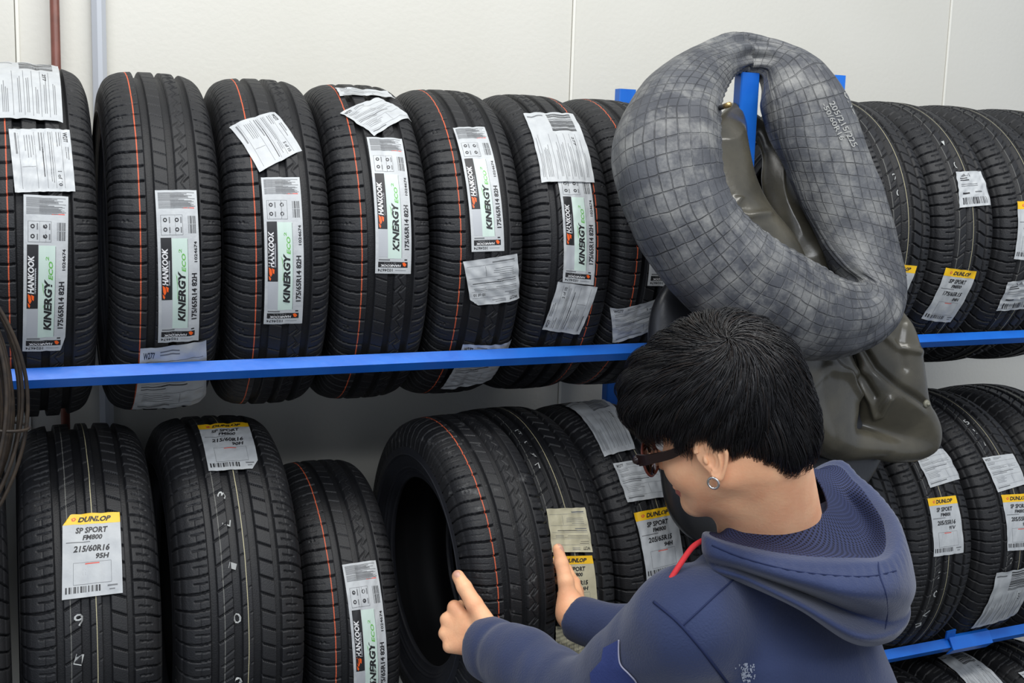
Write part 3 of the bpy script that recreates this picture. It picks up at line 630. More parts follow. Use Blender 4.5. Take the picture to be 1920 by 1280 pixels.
def tube_material():
    m = mat('dusty_grey_tube_rubber', srgb(84, 86, 90), .5, .45, noise=1, nscale=7, col2=srgb(56, 58, 64), bump=.0006, bscale=150, rnoise=.12)
    nt = m.node_tree; b = nt.nodes['Principled BSDF']; base = b.inputs['Base Color'].links[0].from_socket
    uv = nt.nodes.new('ShaderNodeUVMap'); wn = nt.nodes.new('ShaderNodeTexNoise'); wn.inputs['Scale'].default_value = 9; wn.inputs['Detail'].default_value = 3
    nt.links.new(uv.outputs[0], wn.inputs['Vector'])
    sc1 = nt.nodes.new('ShaderNodeVectorMath'); sc1.operation = 'MULTIPLY_ADD'; sc1.inputs[1].default_value = (.022, .018, 0)
    nt.links.new(wn.outputs['Color'], sc1.inputs[0]); nt.links.new(uv.outputs[0], sc1.inputs[2])
    sp = nt.nodes.new('ShaderNodeSeparateXYZ'); nt.links.new(sc1.outputs[0], sp.inputs[0])
    def line(sock, pitch, width):
        a = nt.nodes.new('ShaderNodeMath'); a.operation = 'PINGPONG'; a.inputs[1].default_value = pitch/2; nt.links.new(sock, a.inputs[0])
        s = nt.nodes.new('ShaderNodeMapRange'); s.interpolation_type = 'SMOOTHSTEP'; s.inputs[1].default_value = width*.35; s.inputs[2].default_value = width; s.inputs[3].default_value = 1; s.inputs[4].default_value = 0
        nt.links.new(a.outputs[0], s.inputs[0]); return s.outputs[0]
    g = nt.nodes.new('ShaderNodeMath'); g.operation = 'MAXIMUM'; nt.links.new(line(sp.outputs[0], .0235, .0013), g.inputs[0]); nt.links.new(line(sp.outputs[1], .0150, .0010), g.inputs[1])
    # dust: large pale patches
    dn = nt.nodes.new('ShaderNodeTexNoise'); dn.inputs['Scale'].default_value = 16; dn.inputs['Detail'].default_value = 9; dn.inputs['Roughness'].default_value = .68
    tc = nt.nodes.new('ShaderNodeTexCoord'); nt.links.new(tc.outputs['Object'], dn.inputs['Vector'])
    dr = nt.nodes.new('ShaderNodeMapRange'); dr.inputs[1].default_value = .46; dr.inputs[2].default_value = .66; dr.inputs[4].default_value = .55; nt.links.new(dn.outputs['Fac'], dr.inputs[0])
    m1 = nt.nodes.new('ShaderNodeMix'); m1.data_type = 'RGBA'; m1.inputs[7].default_value = srgb(150, 150, 146); nt.links.new(dr.outputs[0], m1.inputs[0]); nt.links.new(base, m1.inputs[6])
    gm = nt.nodes.new('ShaderNodeMath'); gm.operation = 'MULTIPLY'; gm.inputs[1].default_value = .8; gk = nt.nodes.new('ShaderNodeTexNoise'); gk.inputs['Scale'].default_value = 14; nt.links.new(tc.outputs['Object'], gk.inputs['Vector']); gr_ = nt.nodes.new('ShaderNodeMapRange'); gr_.inputs[1].default_value = .42; gr_.inputs[2].default_value = .66; nt.links.new(gk.outputs['Fac'], gr_.inputs[0]); gq = nt.nodes.new('ShaderNodeMath'); gq.operation = 'MULTIPLY'; nt.links.new(g.outputs[0], gq.inputs[0]); nt.links.new(gr_.outputs[0], gq.inputs[1]); nt.links.new(gq.outputs[0], gm.inputs[0])
    m2 = nt.nodes.new('ShaderNodeMix'); m2.data_type = 'RGBA'; m2.inputs[7].default_value = srgb(44, 45, 48); nt.links.new(gm.outputs[0], m2.inputs[0]); nt.links.new(m1.outputs[2], m2.inputs[6])
    nt.links.new(m2.outputs[2], b.inputs['Base Color'])
    bp = nt.nodes.new('ShaderNodeBump'); bp.invert = True; bp.inputs['Distance'].default_value = .0016; nt.links.new(g.outputs[0], bp.inputs['Height'])
    old = b.inputs['Normal'].links[0].from_socket; nt.links.new(old, bp.inputs['Normal']); nt.links.new(bp.outputs[0], b.inputs['Normal']); return m
M['tube'] = tube_material()
M['tube2'] = mat('smooth_olive_black_tube_rubber', srgb(58, 56, 49), .27, .6, noise=1, nscale=10, col2=srgb(84, 80, 68), bump=.0004, bscale=70, rnoise=.10)
M['tube3'] = mat('smooth_black_tube_rubber', srgb(30, 31, 34), .36, .5, noise=1, nscale=8, col2=srgb(40, 41, 44), bump=.0005, bscale=60, rnoise=.1)
M['brass'] = mat('brass', (.55, .38, .16, 1), .35, .5, 1)
main_keys = [
 ((1390, 66), (1398, 133), 1.925, 1.915, .060), ((1482, 92), (1431, 145), 1.90, 1.900, .080), ((1560, 148), (1434, 195), 1.85, 1.86, .10), ((1622, 265), (1450, 268), 1.80, 1.86, .10),
 ((1662, 370), (1484, 345), 1.76, 1.86, .10), ((1691, 470), (1520, 420), 1.73, 1.84, .10), ((1700, 550), (1556, 492), 1.72, 1.80, .11), ((1668, 622), (1588, 532), 1.71, 1.76, .12),
 ((1585, 666), (1574, 524), 1.70, 1.72, .13), ((1490, 674), (1530, 498), 1.69, 1.70, .14), ((1400, 640), (1478, 468), 1.68, 1.69, .15), ((1310, 590), (1425, 438), 1.68, 1.69, .15),
 ((1240, 513), (1375, 395), 1.69, 1.70, .15), ((1182, 405), (1345, 345), 1.70, 1.71, .15), ((1156, 290), (1335, 275), 1.73, 1.74, .15), ((1176, 205), (1337, 222), 1.77, 1.79, .13),
 ((1226, 133), (1352, 175), 1.82, 1.85, .10), ((1305, 88), (1372, 142), 1.88, 1.90, .075)]
V, per, ph = tube_ring(main_keys, 420, 110, 2.2)
def disp_main(V, per, ph):
    p = V.reshape(-1, 3); n = (fbm(p, 22, 3, 4)*.0035).reshape(V.shape[:2])
    L = per[-1]; t = per/L
    hook = np.exp(-((np.minimum(t, 1-t))/.06)**2)+.8*np.exp(-((t-.40)/.05)**2)          # creases bunch up at the post and the lower fold
    rad = np.sin(ph*9+1.2*np.sin(ph*2)+t[:, None]*14)*.0045*hook[:, None]
    inner = np.exp(-((np.abs((ph % (2*PI))-PI))/.9)**2)                                 # puckers towards the hole
    pk = np.sin(per[:, None]*2*PI/.026+2*np.sin(per[:, None]*9)+fbm(p, 14, 5, 2).reshape(V.shape[:2])*2)*.0011*inner[None]*np.clip((t[:, None]-.42)/.06, .12, 1)
    rib = .0035*np.exp(-(((ph % (2*PI))-PI*.86)/.05)**2)[None]+.003*np.exp(-(((ph % (2*PI))-PI*.80)/.04)**2)[None]+.0035*np.exp(-(((ph % (2*PI))-PI*1.14)/.05)**2)[None]
    return n+rad+pk+rib
V, me = ring_mesh('inner_tube_body', V, per, ph, [M['tube']], disp_main)
tube1 = empty('inner_tube', K(1400, 600, 1.70), 'large dusty grey ribbed inner tube hung over the blue front post', 'inner tube')
def under(root, me, name, mats=None):
    o = obj(name, me, root, mats); o.matrix_parent_inverse = Matrix.Translation(root.location).inverted(); return o
under(tube1, me, 'tube_body')
# moulded size lettering on the right limb: text baseline runs down the limb
def on_ring(V, i, j):
    nu, nv = V.shape[:2]; i = np.asarray(i) % nu; j = np.asarray(j) % nv; i0, j0 = np.floor(i).astype(int), np.floor(j).astype(int); a, b = (i-i0)[:, None], (j-j0)[:, None]
    g = lambda p, q: V[p % nu, q % nv]
    return g(i0, j0)*(1-a)*(1-b)+g(i0+1, j0)*a*(1-b)+g(i0, j0+1)*(1-a)*b+g(i0+1, j0+1)*a*b
def find_ring(V, pt):
    uv = project(V.reshape(-1, 3)); 
    d = (uv[:, 0]-pt[0])**2+(uv[:, 1]-pt[1])**2; nrm = V.reshape(-1, 3)[:, 1]
    k = np.argmin(d+(nrm-nrm.min())*6000); return k//V.shape[1], k % V.shape[1]
def project(P):
    q = (np.asarray(P)-np.array(CAM))@np.array(M3); return np.stack([960+2200*q[:, 0]/-q[:, 2], 640-2200*q[:, 1]/-q[:, 2]], 1)
lt = MB()
for s, a, b, hgt, ink in (('205/215/225', (1554, 193), (1599, 277), 11, .0), ('-50/60R16', (1541, 196), (1576, 264), 10, 0), ('ONE', (1580, 172), (1602, 214), 12, 0)):
    Vt, F, asp = text_geo(s, .01); a = np.array(a, float); b = np.array(b, float); d = b-a; up = np.array([d[1], -d[0]])/np.hypot(*d)*hgt
    px = a+Vt[:, :1]*d+Vt[:, 1:2]*up
    gu = project(V.reshape(-1, 3)).reshape(V.shape[0], V.shape[1], 2)
    out = []
    fr = V[:, :, :].copy()
    for q in px:                                       # nearest front-facing surface point, refined by a local linear solve
        dd = ((gu-q)**2).sum(2)+np.where(np.arange(V.shape[1])[None] > V.shape[1]//2, 1e6, 0)*front_sign if False else ((gu-q)**2).sum(2)+ (V[:, :, 1]-1.70)*400
        i, j = np.unravel_index(np.argmin(dd), dd.shape)
        e1 = gu[(i+1) % V.shape[0], j]-gu[i, j]; e2 = gu[i, (j+1) % V.shape[1]]-gu[i, j]
        try: t = np.linalg.solve(np.array([e1, e2]).T, q-gu[i, j])
        except Exception: t = (0, 0)
        t = np.clip(t, -1.5, 1.5); out.append(on_ring(V, [i+t[0]], [j+t[1]])[0])
    out = np.array(out); out += (np.array(CAM)-out)/np.linalg.norm(np.array(CAM)-out, axis=1)[:, None]*.0022
    lt.add(out, F, 0)
o = lt.build('moulded_lettering', [mat('pale_moulded_letters', srgb(150, 151, 148), .6)], None); o.parent = tube1; o.matrix_parent_inverse = Matrix.Translation(tube1.location).inverted(); o['label'] = 'pale size numbers on the right limb of the tube'
v0 = K(1338, 206, 1.76); v1 = K(1368, 196, 1.70)
vs = MB().tube([v0, v0.lerp(v1, .4), v0.lerp(v1, .75)], [.006, .0045, .0045], 0, 14); vs.tube([v0.lerp(v1, .72), v1], [.0048, .0048], 1, 14)
o = vs.build('valve_stem', [M['tube3'], M['brass']]); o.parent = tube1; o.matrix_parent_inverse = Matrix.Translation(tube1.location).inverted(); o['label'] = 'black valve stem with a brass tip'
# second tube: smooth, deflated, draped round the same post
k2 = [
 ((1404, 200), (1406, 262), 1.960, 1.960, .02), ((1452, 232), (1422, 292), 1.955, 1.95, .03), ((1540, 320), (1424, 355), 1.91, 1.93, .05), ((1600, 430), (1462, 440), 1.86, 1.89, .06), ((1670, 545), (1530, 560), 1.80, 1.84, .06),
 ((1722, 615), (1580, 640), 1.77, 1.82, .08), ((1743, 720), (1600, 740), 1.76, 1.81, .10), ((1750, 838), (1604, 792), 1.765, 1.81, .05), ((1640, 866), (1598, 800), 1.76, 1.80, .08), ((1545, 858), (1590, 792), 1.76, 1.80, .10),
 ((1470, 780), (1606, 760), 1.755, 1.79, .10), ((1440, 670), (1604, 692), 1.76, 1.785, .10), ((1400, 560), (1556, 585), 1.78, 1.79, .09), ((1345, 430), (1480, 450), 1.81, 1.82, .07), ((1322, 330), (1424, 345), 1.83, 1.85, .05), ((1335, 235), (1393, 258), 1.87, 1.87, .03), ((1368, 205), (1392, 255), 1.91, 1.90, .02)]
V2, per2, ph2 = tube_ring(k2, 520, 150, 2.3)
def disp2(V, per, ph):
    p = V.reshape(-1, 3); pj = project(p); crease = np.zeros(len(p)); front = p[:, 1] < 1.80
    for poly, wd, am in (([(1596, 696), (1631, 757), (1640, 786), (1653, 782), (1672, 750)], 6, .0075), ([(1607, 639), (1643, 692), (1687, 728), (1744, 763)], 7, -.0085), ([(1661, 628), (1687, 651), (1732, 658)], 7, .007),
                         ([(1500, 735), (1560, 690), (1610, 700)], 12, .007), ([(1560, 640), (1600, 690), (1640, 745)], 7, -.006), ([(1700, 600), (1690, 640), (1700, 690)], 9, -.006), ([(1395, 355), (1372, 395), (1400, 405), (1440, 400)], 7, .006), ([(1350, 300), (1372, 345), (1412, 362)], 8, -.005)):
        best = np.full(len(p), 1e9)
        for a_, b_ in zip(poly[:-1], poly[1:]):
            a_ = np.array(a_, float); ab = np.array(b_)-a_; t_ = np.clip(((pj-a_)@ab)/(ab@ab), 0, 1); best = np.minimum(best, np.linalg.norm(pj-a_-t_[:, None]*ab, axis=1))
        crease += am*np.exp(-(best/wd)**2)
    crease = (crease*front).reshape(V.shape[:2]); r = fbm(p*np.array([1, 1, .8]), 8.5, 23, 3).reshape(V.shape[:2]); return crease+.017*np.clip(1-np.abs(r)*2.4, 0, 1)**1.3-.008+fbm(p, 35, 8, 2).reshape(V.shape[:2])*.0012
V2, me2 = ring_mesh('draped_tube_body', V2, per2, ph2, [M['tube2']], disp2)
tube2 = empty('inner_tube', K(1600, 800, 1.78), 'smooth olive-black deflated inner tube sagging below the large grey one', 'inner tube'); under(tube2, me2, 'tube_body')
vb = K(1737, 757, 1.705); o = MB().tube([vb, vb+Vector((0, -.004, 0))], [.009, .006], 0, 16).tube([vb, vb+Vector((0, -.008, 0))], .003, 0, 10).build('valve_pad', [mat('pale_patch_rubber', srgb(120, 118, 104), .5)])
o.parent = tube2; o.matrix_parent_inverse = Matrix.Translation(tube2.location).inverted()
k3 = [
 ((1400, 480), (1412, 560), 1.79, 1.80, .04), ((1560, 520), (1500, 600), 1.80, 1.81, .04), ((1640, 640), (1540, 680), 1.82, 1.82, .03), ((1665, 780), (1560, 760), 1.82, 1.82, .03), ((1640, 884), (1560, 830), 1.80, 1.80, .04),
 ((1560, 965), (1500, 870), 1.78, 1.79, .05), ((1440, 1035), (1430, 900), 1.76, 1.78, .06), ((1335, 1025), (1370, 880), 1.75, 1.77, .06), ((1264, 965), (1330, 840), 1.75, 1.77, .06), ((1235, 820), (1310, 760), 1.76, 1.77, .06), ((1219, 680), (1310, 680), 1.78, 1.78, .06), ((1226, 565), (1325, 600), 1.79, 1.79, .06), ((1300, 490), (1360, 560), 1.79, 1.79, .05)]
V3, per3, ph3 = tube_ring(k3, 260, 64, 2.2)
V3, me3 = ring_mesh('black_tube_body', V3, per3, ph3, [M['tube3']], lambda V, per, ph: fbm(V.reshape(-1, 3), 14, 33, 3).reshape(V.shape[:2])*.007)
tube3 = empty('inner_tube', K(1420, 900, 1.78), 'black inner tube hanging behind the person\'s head, lowest of the three', 'inner tube'); under(tube3, me3, 'tube_body')

# ---------------------------------------------------------------- coil of wire at the left
root = empty('wire_coil', (0, 0, 0), 'coil of dark brown wire at the left picture edge in front of the rail', 'wire coil')
M['wire'] = mat('rusty_dark_wire', srgb(58, 48, 38), .55, .4, noise=1, nscale=60, col2=srgb(36, 30, 25)); 
cc = K(-415, 770, 1.66); rg = random.Random(4); pr = K(48, 770, 1.66); R0 = (Vector(pr)-Vector(cc)).length
root.location = cc + Vector((0, 0, -R0)); cloc = Vector((0, 0, R0)); ax = Vector((1, 0, 0)); 
strands = []
for i in range(16):
    r = R0-.000-.0042*i*(.6+.5*rg.random()); dy = (rg.random()-.5)*.05; p1, p2 = rg.random()*6.28, rg.random()*6.28; e = rg.uniform(.002, .006)
    pts = [cloc+Vector(((r+e*math.sin(2*t+p1)+e*.5*math.sin(5*t+p2))*math.cos(t), dy+.012*math.sin(t+p2)+.006*math.sin(3*t+p1), (r+e*math.sin(2*t+p1))*math.sin(t))) for t in np.linspace(0, 2*PI, 120, endpoint=False)]
    MB().tube(pts, .0026, 0, 8, closed=True).build('wire_loop', [M['wire']], root)
for an in (-.14, 2.2, 4.1):
    r = R0-.030; c = cloc+Vector((r*math.cos(an), 0, r*math.sin(an))); d = Vector((math.cos(an), 0, math.sin(an)))
    pts = [c+d*.036*math.cos(t)+Vector((0, 1, 0))*.034*math.sin(t) for t in np.linspace(0, 2*PI, 24, endpoint=False)]
    MB().tube(pts, .0022, 0, 8, closed=True).build('binding_wire', [M['wire']], root)
# the hook that carries the coil, clipped over the rail outside the picture
hz = cc.z+R0-.075
m = MB(); xh = cc.x
m.tube([(xh, 1.905, 1.43), (xh, 1.905, 1.50), (xh, 1.88, 1.506), (xh, 1.80, 1.50), (xh, 1.66, hz-.004), (xh, 1.60, hz), (xh, 1.585, hz+.04)], .005, 0, 10)
tag(m.build('coil_hook', [M['blue']]), 'bent steel hook over the rail carrying the wire coil', 'hook')

# ---------------------------------------------------------------- the person
def P(u, v, d): return np.array(CAM + M3 @ Vector((u-960, -(v-640), -2200))*(d/2200))
def A(*c): return np.array(c, float)
def surfnet(f, lo, hi, h):
    """surface-nets mesh of f(p)=0 on a grid of spacing h"""
    ax = [np.arange(lo[i], hi[i]+h, h) for i in range(3)]; n = [len(a) for a in ax]
    G = np.stack(np.meshgrid(*ax, indexing='ij'), -1).reshape(-1, 3); Fv = np.empty(len(G), np.float32)
    for i in range(0, len(G), 400000): Fv[i:i+400000] = f(G[i:i+400000])
    Fv = Fv.reshape(n); S = Fv < 0
    c = S[:-1, :-1, :-1].astype(np.int8)
    for dx, dy, dz in ((1,0,0),(0,1,0),(0,0,1),(1,1,0),(1,0,1),(0,1,1),(1,1,1)):
        c = c+S[dx:n[0]-1+dx, dy:n[1]-1+dy, dz:n[2]-1+dz]
    act = (c > 0) & (c < 8); idx = np.argwhere(act); ID = np.full(act.shape, -1, np.int64); ID[act] = np.arange(len(idx))
    cor = np.array([(x, y, z) for x in (0, 1) for y in (0, 1) for z in (0, 1)]); val = Fv[idx[:, None, 0]+cor[:, 0], idx[:, None, 1]+cor[:, 1], idx[:, None, 2]+cor[:, 2]]
    acc = np.zeros((len(idx), 3)); cnt = np.zeros(len(idx))
    for a in range(8):
        for b in range(a+1, 8):
            if np.abs(cor[a]-cor[b]).sum() != 1: continue
            va, vb = val[:, a], val[:, b]; m = (va < 0) != (vb < 0); t = np.where(m, va/np.where(m, va-vb, 1), 0)
            acc += (cor[a]+(cor[b]-cor[a])*t[:, None])*m[:, None]; cnt += m
    V = (idx+acc/cnt[:, None])*h+np.array([a[0] for a in ax]); F = []
    for axn in range(3):
        o = [a for a in range(3) if a != axn]
        s0 = [slice(None)]*3; s1 = [slice(None)]*3; s0[axn] = slice(0, -1); s1[axn] = slice(1, None)
        d = S[tuple(s0)] != S[tuple(s1)]; e = np.argwhere(d)
        e = e[(e[:, o[0]] > 0) & (e[:, o[1]] > 0) & (e[:, o[0]] < n[o[0]]-1) & (e[:, o[1]] < n[o[1]]-1)]
        q = []
        for da, db in ((1, 1), (0, 1), (0, 0), (1, 0)):
            g = e.copy(); g[:, o[0]] -= da; g[:, o[1]] -= db; q.append(ID[g[:, 0], g[:, 1], g[:, 2]])
        q = np.stack(q, 1); ins = S[e[:, 0], e[:, 1], e[:, 2]]
        rev = ins if axn != 1 else ~ins
        q = np.where(rev[:, None], q, q[:, ::-1]); F.append(q)
    F = np.concatenate(F); F = F[(F >= 0).all(1)]
    return V, F
def relax(V, F, it=2, lam=.5):
    for _ in range(it):
        s = np.zeros_like(V); c = np.zeros(len(V))
        for a in range(4):
            for b in (1, 3): np.add.at(s, F[:, a], V[F[:, (a+b) % 4]]); np.add.at(c, F[:, a], 1)
        V = V+lam*(s/np.maximum(c, 1)[:, None]-V)
    return V
def cone(p, a, b, ra, rb):
    ab = b-a; L2 = ab@ab; t = np.clip(((p-a)@ab)/L2, 0, 1); return np.linalg.norm(p-a-t[:, None]*ab, axis=1)-(ra+(rb-ra)*t)
def ell(p, c, r, Rm=None):
    q = p-c
    if Rm is not None: q = q@Rm
    k0 = np.linalg.norm(q/r, axis=1); k1 = np.linalg.norm(q/(np.array(r)**2), axis=1)+1e-9; return k0*(k0-1)/k1
def smin(a, b, k): h = np.clip(.5+.5*(b-a)/k, 0, 1); return b*(1-h)+a*h-k*h*(1-h)
def smax(a, b, k): return -smin(-a, -b, k)
def basis(F):
    F = F/np.linalg.norm(F); L = np.cross(A(0, 0, 1), F); L /= np.linalg.norm(L); U = np.cross(F, L); return np.stack([F, L, U], 1)

def lens_material():
    m = bpy.data.materials.new('clear_lens'); m.use_nodes = True; nt = m.node_tree; out = nt.nodes['Material Output']; nt.nodes.remove(nt.nodes['Principled BSDF'])
    t = nt.nodes.new('ShaderNodeBsdfTransparent'); g_ = nt.nodes.new('ShaderNodeBsdfGlossy'); g_.inputs['Roughness'].default_value = .03; mx = nt.nodes.new('ShaderNodeMixShader'); fr = nt.nodes.new('ShaderNodeFresnel'); fr.inputs[0].default_value = 1.35
    nt.links.new(fr.outputs[0], mx.inputs[0]); nt.links.new(t.outputs[0], mx.inputs[1]); nt.links.new(g_.outputs[0], mx.inputs[2]); nt.links.new(mx.outputs[0], out.inputs[0]); return m
skin_c = srgb(251, 192, 148)
M['skin'] = mat('warm_skin', skin_c, .48, .4, noise=1, nscale=32, col2=srgb(242, 176, 134), bump=.00035, bscale=260, sss=.12)
M['lip'] = mat('lip_skin', srgb(176, 104, 92), .4, .4, sss=.1); M['nail'] = mat('fingernail', srgb(206, 156, 134), .35, .5, sss=.1)
M['hair'] = mat('black_hair', (.0060, .0057, .0068, 1), .36, .45, noise=1, nscale=24, col2=(.012, .011, .011, 1))
M['hood'] = mat('navy_fleece', srgb(50, 60, 92), .88, .2, noise=1, nscale=11, col2=srgb(44, 53, 83), bump=.0008, bscale=320, sheen=.25)
M['seamf'] = mat('navy_seam', srgb(38, 46, 76), .9, .15)
M['red'] = mat('red_cord', srgb(206, 52, 58), .7, .3, bump=.0006, bscale=500)
M['frame'] = mat('dark_brown_acetate', srgb(38, 24, 22), .22, .5); M['rim'] = mat('reddish_brown_acetate', srgb(110, 52, 40), .25, .5)
M['lens'] = lens_material(); M['silver'] = mat('silver', (.7, .68, .66, 1), .25, .5, 1)
M['trouser'] = mat('dark_work_trousers', srgb(40, 42, 50), .85, .2, bump=.0008, bscale=200); M['shoe'] = mat('black_leather', srgb(28, 27, 27), .45); M['sole'] = mat('rubber_sole', srgb(60, 58, 54), .7)
M['eye'] = mat('eye_white', srgb(230, 226, 220), .15); M['iris'] = mat('dark_iris', srgb(40, 26, 20), .1)
def mesh_fabric():
    m = mat('navy_mesh_lining', srgb(52, 60, 98), .7, .3); nt = m.node_tree; b = nt.nodes['Principled BSDF']
    uv = nt.nodes.new('ShaderNodeUVMap'); v = nt.nodes.new('ShaderNodeTexVoronoi'); v.inputs['Scale'].default_value = 1; v.inputs['Randomness'].default_value = .0
    mp = nt.nodes.new('ShaderNodeMapping'); mp.inputs['Scale'].default_value = (185, 165, 1); mp.inputs['Rotation'].default_value = (0, 0, .6)
    nt.links.new(uv.outputs[0], mp.inputs[0]); nt.links.new(mp.outputs[0], v.inputs['Vector'])
    r = nt.nodes.new('ShaderNodeMapRange'); r.inputs[1].default_value = .22; r.inputs[2].default_value = .34; nt.links.new(v.outputs['Distance'], r.inputs[0])
    mx = nt.nodes.new('ShaderNodeMix'); mx.data_type = 'RGBA'; mx.inputs[6].default_value = srgb(10, 12, 24); mx.inputs[7].default_value = srgb(46, 54, 88)
    nt.links.new(r.outputs[0], mx.inputs[0]); nt.links.new(mx.outputs[2], b.inputs['Base Color'])
    bp = nt.nodes.new('ShaderNodeBump'); bp.inputs['Distance'].default_value = .001; nt.links.new(r.outputs[0], bp.inputs['Height']); nt.links.new(bp.outputs[0], b.inputs['Normal']); return m
M['lining'] = mesh_fabric()

# skeleton
neck0 = P(1450, 1010, 1.60); shL = P(1285, 1172, 1.48); shR = P(1577, 1030, 1.71)
elL = P(1105, 1312, 1.67); wrL = P(918, 1216, 1.91); elR = P(1303, 1225, 1.86); wrR = P(1082, 1158, 1.985)
pel = neck0+A(.06, -.09, 0); pel[2] = .86; root_xy = (float(pel[0]), float(pel[1]), 0.0)
person = empty('person', root_xy, 'person in a navy hoodie and glasses gripping a tyre with both hands', 'person')
def pchild(name, me, parent=None, mats=None, label=None):
    par = parent or person; o = obj(name, me, par, mats); o.matrix_parent_inverse = Matrix.Translation(Vector(root_xy)).inverted() if parent is None else Matrix.Identity(4)
    if label: o['label'] = label
    return o
TF = A(-.42, .90, 0); TF /= np.linalg.norm(TF); TL = A(-TF[1], TF[0], 0); TL = A(-.90, -.42, 0)/np.linalg.norm([.90, .42])

# ---- head frame
phi, pit, rol = math.radians(35), math.radians(15), math.radians(-10)
Xr = A(.9069, -.4213, 0); Dh = A(.4213, .9069, 0)
Fh = -math.cos(phi)*Xr+math.sin(phi)*Dh; HF = Fh*math.cos(pit)-A(0, 0, 1)*math.sin(pit); HB = basis(HF); _L = HB[:, 1]*math.cos(rol)+HB[:, 2]*math.sin(rol); HB = np.stack([HF, _L, np.cross(HF, _L)], 1)
HO = P(1371, 818, 1.50)
def H(*c): return HO+HB@A(*c)
def head_sdf(p):
    q = (p-HO)@HB; ql = q.copy(); ql[:, 1] = np.abs(q[:, 1])
    d = ell(q, A(-.014, 0, .052), A(.096, .075, .084))
    d = smin(d, ell(q, A(.034, 0, -.006), A(.060, .058, .080)), .025)
    d = smin(d, cone(ql, A(-.002, .050, -.030), A(.064, .014, -.079), .022, .018), .028)
    d = smin(d, np.linalg.norm(q-A(.076, 0, -.083), axis=1)-.016, .020)
    d = smin(d, ell(ql, A(.052, .038, -.022), A(.030, .026, .030)), .018)
    d = smin(d, cone(ql, A(.088, .004, .038), A(.080, .044, .032), .010, .008), .012)
    d = smin(d, cone(q, A(.093, 0, .022), A(.108, 0, -.020), .006, .0100), .010)
    d = smin(d, ell(ql, A(.098, .012, -.024), A(.011, .008, .008)), .006)
    d = smax(d, -ell(ql, A(.098, .032, .012), A(.014, .018, .011)), .010)
    d = smin(d, cone(ql, A(.094, 0, -.050), A(.086, .022, -.053), .0065, .004), .006)
    d = smin(d, cone(ql, A(.092, 0, -.062), A(.086, .018, -.062), .0075, .004), .005)
    nk = (neck0-HO)@HB
    d = smin(d, cone(q, A(-.040, 0, -.025), nk, .055, .070), .030)
    d = smin(d, cone(q, A(.015, 0, -.076), nk+A(.02, 0, .0), .026, .045), .030)
    return d
def ear_sdf(p):
    q = (p-HO)@HB; ql = q.copy(); ql[:, 1] = np.abs(q[:, 1])
    E = ql-A(-.009, .0795, .002); c1, s1 = math.cos(math.radians(-6)), math.sin(math.radians(-6))       # back edge stands off the skull
    x, y = E[:, 0]*c1+E[:, 1]*s1, -E[:, 0]*s1+E[:, 1]*c1; y = E[:, 1]*c1+E[:, 0]*s1; x = E[:, 0]*c1-E[:, 1]*s1
    t2 = math.radians(-4); z = E[:, 2]*math.cos(t2)-x*math.sin(t2); x = x*math.cos(t2)+E[:, 2]*math.sin(t2); e = np.stack([x, y, z], 1)
    wx = np.where(z > 0, .0205, .0205+z*.30)
    d = (np.sqrt((x/wx)**2+(z/.0300)**2)-1)*.0165; plate = smax(d, np.abs(y+.001)-.0020, .0015)
    rim = np.hypot((np.sqrt((x/wx)**2+(z/.0300)**2)-.93)*.0170, y-.0022)-.0026
    rim = np.where((x > .008) & (z < .008), rim+.004, rim)
    anti = np.hypot((np.sqrt(((x-.001)/.0095)**2+((z+.003)/.0165)**2)-1)*.0105, y-.0012)-.0020; anti = np.where((x > .006), anti+.004, anti)
    up_ = cone(e, A(-.004, .0010, .011), A(.005, .0010, .020), .0020, .0014)
    r = smin(smin(smin(plate, rim, .0015), anti, .0018), up_, .002)
    r = smax(r, -ell(e, A(.0035, .0035, -.004), A(.0062, .0070, .0105)), .0015)
    r = smin(r, ell(e, A(.0095, .0020, -.003), A(.0030, .0035, .0055)), .002); r = smin(r, ell(e, A(.0035, -.0005, -.0245), A(.0080, .0038, .0080)), .003)
    return smin(r, cone(ql, A(-.002, .069, .006), A(-.006, .068, -.008), .0105, .0095), .004)
lo = np.minimum(HO, neck0)-.15; hi = np.maximum(HO, neck0)+.17
Vh, Fq = surfnet(head_sdf, lo, hi, .0023); Vh = relax(Vh, Fq, 1, .4)
cl = (Vh@A(0, 0, 1) > neck0[2]-.075); keep = cl[Fq].all(1); Fq = Fq[keep]
q = (Vh-HO)@HB; lipm = (q[:, 0] > .080) & (np.abs(q[:, 1]) < .024) & (q[:, 2] > -.068) & (q[:, 2] < -.046)
mi_h = lipm[Fq].all(1).astype(int)

ears = []
for sg in (1, -1):
    c_ = HO+HB@A(-.006, .080*sg, 0); ve, fe = surfnet(ear_sdf, c_-.048, c_+.048, .0011); ears.append((relax(ve, fe, 1, .3), fe, np.zeros(len(fe), int)))
# ---- hands: five separate fingers each, wrapped on the tyre's two sidewalls
def hand_sdf(wr, fore, mcp, fingers, thumb, thenar, rp=.0125):
    def f(p):
        d = cone(p, fore, wr, .027, .0245)
        pal = None
        for m in mcp:
            a = wr+(m-wr)*.12; c = cone(p, a, m, rp+.003, rp-.0012); pal = c if pal is None else smin(pal, c, .012)
        for c_, r_ in thenar: pal = smin(pal, np.linalg.norm(p-c_, axis=1)-r_, .016)
        d = smin(d, pal, .022)
        for fi in fingers:
            g = None
            for (a, b, ra, rb) in fi:
                c = cone(p, a, b, ra, rb); g = c if g is None else smin(g, c, .0025)
            d = smin(d, g, .0045)
        g = None
        for (a, b, ra, rb) in thumb:
            c = cone(p, a, b, ra, rb); g = c if g is None else smin(g, c, .004)
        return smin(d, g, .010)
    return f
def chain(pts, rad): return [(pts[i], pts[i+1], rad[i], rad[i+1]) for i in range(len(pts)-1)]
